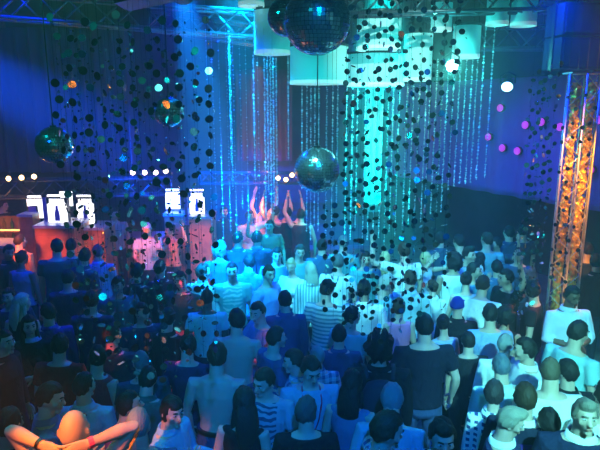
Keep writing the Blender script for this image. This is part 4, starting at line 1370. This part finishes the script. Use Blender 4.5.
# dark line array over the tower
sb = at(579, 50, 7.2)
for k, lab in enumerate(('upper black loudspeaker hung over golden towers', 'lower black loudspeaker hung over golden towers')):
    t = thing('hanging_loudspeaker', lab, 'loudspeaker', (sb.x, 7.35, sb.z + .40 * (1 - k) - .22), .15, 'black loudspeakers over the towers')
    q = MB(); q.box((0, 0, .18), (.58, .38, .37)); q.build('cabinet', mat('speaker_black', (.006, .006, .012), .8), t)
    q = MB(); q.box((0, -.195, .18), (.52, .015, .31)); q.build('grille', mat('speaker_grille', (.03, .03, .05), .5, .5), t)
    for sx in (-1, 1):
        q = MB(); q.box((sx * .295, 0, .18), (.02, .06, .42)); q.build('bracket', m_black, t)
    q = MB(); q.tube([(0, 0, .36), (0, 0, (.40 if k else CZ - sb.z - .18))], .012, 6); q.build('hanging_rod', m_black, t)
# glowing pucks added in place of magenta light spots thrown on the gallery cloth
m_mag = mat('magenta_light_spot', (1, .2, .8), .4, emit=(.8, .0, .7), estr=.6)
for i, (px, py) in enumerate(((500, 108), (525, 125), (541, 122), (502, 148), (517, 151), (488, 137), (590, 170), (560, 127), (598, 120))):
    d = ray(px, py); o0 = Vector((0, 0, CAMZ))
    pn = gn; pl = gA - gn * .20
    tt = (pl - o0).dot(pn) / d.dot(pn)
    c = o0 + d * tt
    t = thing('magenta_light_spot', 'round magenta light spot made as a glowing puck on violet gallery cloth', 'lamp', c, math.atan2(gd.y, gd.x) + PI, 'magenta light spots on the gallery')
    q = MB(); q.ell((0, 0, 0), (.075, .04, .075), 14, 8); q.build('bulb', m_mag, t, True)  # puck that glows as the light spot, not a real bulb
    q = MB(); q.cyl((0, .05, 0), .085, .04, 16, (0, 1, 0)); q.build('puck_back', m_black, t)
# ------------------------------------------------------------------ people and what they carry
for sp in PPL:
    root, arms, TM = make_person(sp)
    if 'carrying a dark backpack' in sp['label']:
        S = sp['h'] / 1.78
        bk = thing('backpack', 'dark round backpack on large man in black', 'backpack', sp['loc'], math.radians(sp['yaw']))
        bk.scale = (S, S, S)
        mbp = mat('backpack_cloth', (.02, .025, .035), .8)
        q = MB()
        q.rings([[Vector((rx * (abs(math.cos(a)) ** .6) * math.copysign(1, math.cos(a)), .235 + ry * (abs(math.sin(a)) ** .6) * math.copysign(1, math.sin(a)), z)) for a in [2 * PI * j / 20 for j in range(20)]] for z, rx, ry in ((.98, .10, .06), (1.0, .15, .09), (1.15, .17, .10), (1.32, .16, .095), (1.42, .12, .07), (1.45, .06, .03))])
        bag_ = q.build('bag', mbp, bk, True)
        q = MB(); q.box((0, .335, 1.12), (.22, .05, .20)); q.build('front_pocket', mbp, bag_)
        for sx in (-1, 1):
            q = MB(); q.tube([(sx * .10, .15, 1.42), (sx * .12, .05, 1.475), (sx * .13, -.06, 1.46), (sx * .14, -.155, 1.34), (sx * .16, -.13, 1.18), (sx * .17, .05, 1.05), (sx * .13, .17, 1.03)], .018, 8, flat=((1, 0, 0), .4)); q.build('strap', mbp, bk, True)
    if 'holding a drink' in sp['label']:
        S = sp['h'] / 1.78
        sx, sh, ud, el, fd, wr, nm = arms[0]
        p = Matrix.Rotation(math.radians(sp['yaw']), 3, 'Z') @ ((wr + fd * .10 + Vector((.0, -.02, -.02))) * S) + sp['loc']
        q = MB(); q.rings([[Vector((r_ * math.cos(2 * PI * j / 14), r_ * math.sin(2 * PI * j / 14), z)) for j in range(14)] for z, r_ in ((-.06, .028), (.08, .036), (.08, .033), (-.052, .025))])
        o = q.build('drinking_glass', mat('pale_drink', (.4, .6, .75), .1)); o.location = p
        tag(o, 'pale drink held by long dark haired woman', 'glass')
# ------------------------------------------------------------------ light
for wx, wy in ((-1.5, 7.5), (1.2, 11.0), (3.0, 7.0)):
    spot((wx, wy, 5.3), (wx, wy, 0), 700, (.0, .02, 1.0), 130, 1.0, .12)          # ceiling blue wash over the floor
spot((-4.8, 7.5, 6.3), (-4.8, 9.5, 0), 1100, (.0, .01, 1.0), 110, 1.0, .12)          # deep blue at the left
spot((1.9, -1.2, 6.2), (2.6, 4.2, 1.4), 5600, (.17, .92, .95), 29, .7, .08)    # near right crowd, from above the balcony
spot((.4, -1.2, 6.2), (.1, 4.9, 1.2), 2200, (.0, .17, 1.0), 32, .9, .10)    # near centre crowd
spot((-3.6, -1.0, 6.2), (-2.2, 4.6, 1.2), 330, (.0, .10, 1.0), 44, .9, .10)    # near left crowd
spot((0.6, 3.0, 6.3), (2.3, 8.6, 1.4), 2000, (.10, .85, 1.0), 24, .6, .08)    # mid right crowd
spot((-.6, 3.5, 6.3), (1.1, 7.6, 1.4), 2500, (.14, .90, .95), 28, .6, .08)    # behind centre curtain
spot((-.9, 4.5, 6.3), (-.4, 7.7, 1.4), 2000, (.02, .66, 1.0), 28, .8, .08)    # centre crowd
spot((-.9, 8.6, 6.3), (-.9, 8.8, .5), 17000, (.0, .42, 1.0), 40, 1.0, .10)      # blue haze column over the centre
spot((1.35, 9.6, 6.4), (1.35, 10.2, .5), 40000, (.0, .80, .80), 38, 1.0, .10)    # teal haze at the lanterns
point(sl + Vector((0, -.12, -.02)), 45, (.04, 1.0, .85), .07)
spot(sl + Vector((0, -.12, -.02)), (-.1, 0, 3.75), 4500, (.10, 1.0, .85), 10, 1.0, .05)   # dazzling spotlight
spot((1.2, 4.5, 5.9), at(385, 80, 9.6), 1000, (.40, 1.0, .86), 30, .8, .06)    # on the lanterns and sheer
spot((-.4, 4.5, 5.9), at(310, 150, 8.8), 500, (.0, .9, .85), 32, .8, .06)
# beams
spot(at(172, -70, 5.3), at(236, 300, 8.2), 34000, (.0, .24, 1.0), 20, .6, .04)
spot((-5.6, 6.6, 5.2), at(125, 150, 10.5), 55000, (.0, .06, 1.0), 24, .8, .05)
spot(dl + Vector((-.02, 0, -.06)), dt, 900, (.02, .45, 1.0), 12, .5, .03)
# bar
for px, Y, pw in ((30, 9.2, 34), (95, 9.5, 20), (140, 9.6, 28), (197, 9.8, 30), (262, 12.0, 36)):
    c = at(px, 232, Y)
    spot((c.x, Y - .75, 2.0), (c.x, Y + .5, .95), pw * 3.6, (1.0, .18, .03), 60, .8, .06)
c = at(2, 236, 10.6); point((c.x, c.y, 1.7), 22, (1, .36, .04), .08)
c = at(268, 205, 12.9); spot((c.x, 9.9, 4.6), (c.x + .1, 11.4, 1.8), 700, (1.0, .20, .04), 46, .8, .05); point((c.x, 13.0, 2.5), 50, (1, .22, .08), .08)
# orange from below the camera on the bald man
spot((-1.80, 2.35, 2.95), (-1.40, 3.02, 1.80), 300, (1.0, .22, .0), 38, .7, .05)
# red low lights on the left of the floor
for px, py in ((185, 392), (110, 392), (185, 330), (270, 372)):
    c = onz(px, py, 1.0); spot((c.x, c.y - .1, 1.75), (c.x, c.y, .9), 8, (1, .06, .01), 60, .8, .04)
# violet on the gallery cloth
for (px, Y) in ((470, 9.6), (520, 8.2)):
    c = at(px, 100, Y); spot((c.x, c.y, 4.5), at(px + 50, 165, Y + 1.6), 170, (.10, .01, 1.0), 62, .9, .1)
# golden uplight on the towers, plus unseen spots added from above to brighten them
for x, Y, zt in tw:
    spot((x - .25, Y - .75, .35), (x, Y, 2.6), 150, (1.0, .32, .01), 24, .8, .04)
    spot((x + .2, Y - .75, 4.4), (x, Y, 2.6), 150, (1.0, .32, .01), 20, .8, .04)
for x, Y, zt in tw:
    spot((x - 1.0, Y - 2.4, 5.9), (x, Y, 2.9), 1500, (1.0, .36, .01), 12, .6, .04)
# orange rims from the foot of the towers
spot((3.5, 6.7, 1.9), (2.4, 6.0, 1.25), 70, (1.0, .20, .03), 34, .7, .04)
spot((4.1, 6.7, 2.1), (3.2, 6.1, 1.45), 70, (1.0, .25, .05), 30, .7, .04)
# unseen spots added to make the mirror balls brighter and glint
for px, py, Y, pw, pc in ((317, 170, 5.6, 130, (.0, .40, 1.0)), (54.5, 145, 5.2, 110, (.0, .85, .8)), (169, 112, 5.6, 90, (.0, .8, .9))):
    c = at(px, py, Y)
    spot((c.x + .9, c.y - 3.6, 5.6), c, pw, pc, 12, .4, .10)
    spot((c.x - 1.6, c.y - 1.8, 5.9), c, pw, pc, 14, .4, .10)
# unseen spots added to put glints on the disc curtains
spot((-2.2, 5.6, 5.9), (-1.3, 3.3, 3.0), 300, (.05, 1, .9), 50, .8, .05)
for gx, gy, gz, gp, gc in ((-3.6, .6, 5.4, 70, (.0, 1, .9)), (.6, -.8, 5.2, 60, (.0, 1, .85)), (-1.0, .2, 6.2, 60, (.1, 1, .9)), (-3.4, 1.6, 1.2, 12, (1, .25, .03)), (-.2, 1.2, 1.0, 12, (1, .25, .03))):
    spot((gx, gy, gz), (-1.25, 3.4, 3.3), gp, gc, 44, .7, .06)
for gx, gy, gz, gp, gc in ((2.6, .8, 5.6, 14, (.0, 1, .9)), (-.9, .4, 5.6, 14, (.0, .8, 1.0))):
    spot((gx, gy, gz), (.75, 3.4, 3.3), gp, gc, 36, .7, .06)
# ------------------------------------------------------------------ haze in the air
w = bpy.data.worlds.new('haze_air'); SC.world = w
w.use_nodes = True
nt = w.node_tree
bg = nt.nodes.get('Background') or nt.nodes.new('ShaderNodeBackground')
bg.inputs[0].default_value = (0, 0, 0, 1); bg.inputs[1].default_value = 0
out = nt.nodes.get('World Output') or nt.nodes.new('ShaderNodeOutputWorld')
vs = nt.nodes.new('ShaderNodeVolumeScatter')
vs.inputs['Color'].default_value = (1, 1, 1, 1)
vs.inputs['Density'].default_value = .016
vs.inputs['Anisotropy'].default_value = .25
nt.links.new(bg.outputs[0], out.inputs['Surface'])
nt.links.new(vs.outputs[0], out.inputs['Volume'])
# ------------------------------------------------------------------ finish
for o in LINKS:
    COL.objects.link(o)
SC.view_settings.view_transform = 'Standard'
SC.view_settings.look = 'None'
SC.view_settings.gamma = 1.0
SC.view_settings.exposure = EXPO
SC.cycles.use_denoising = True
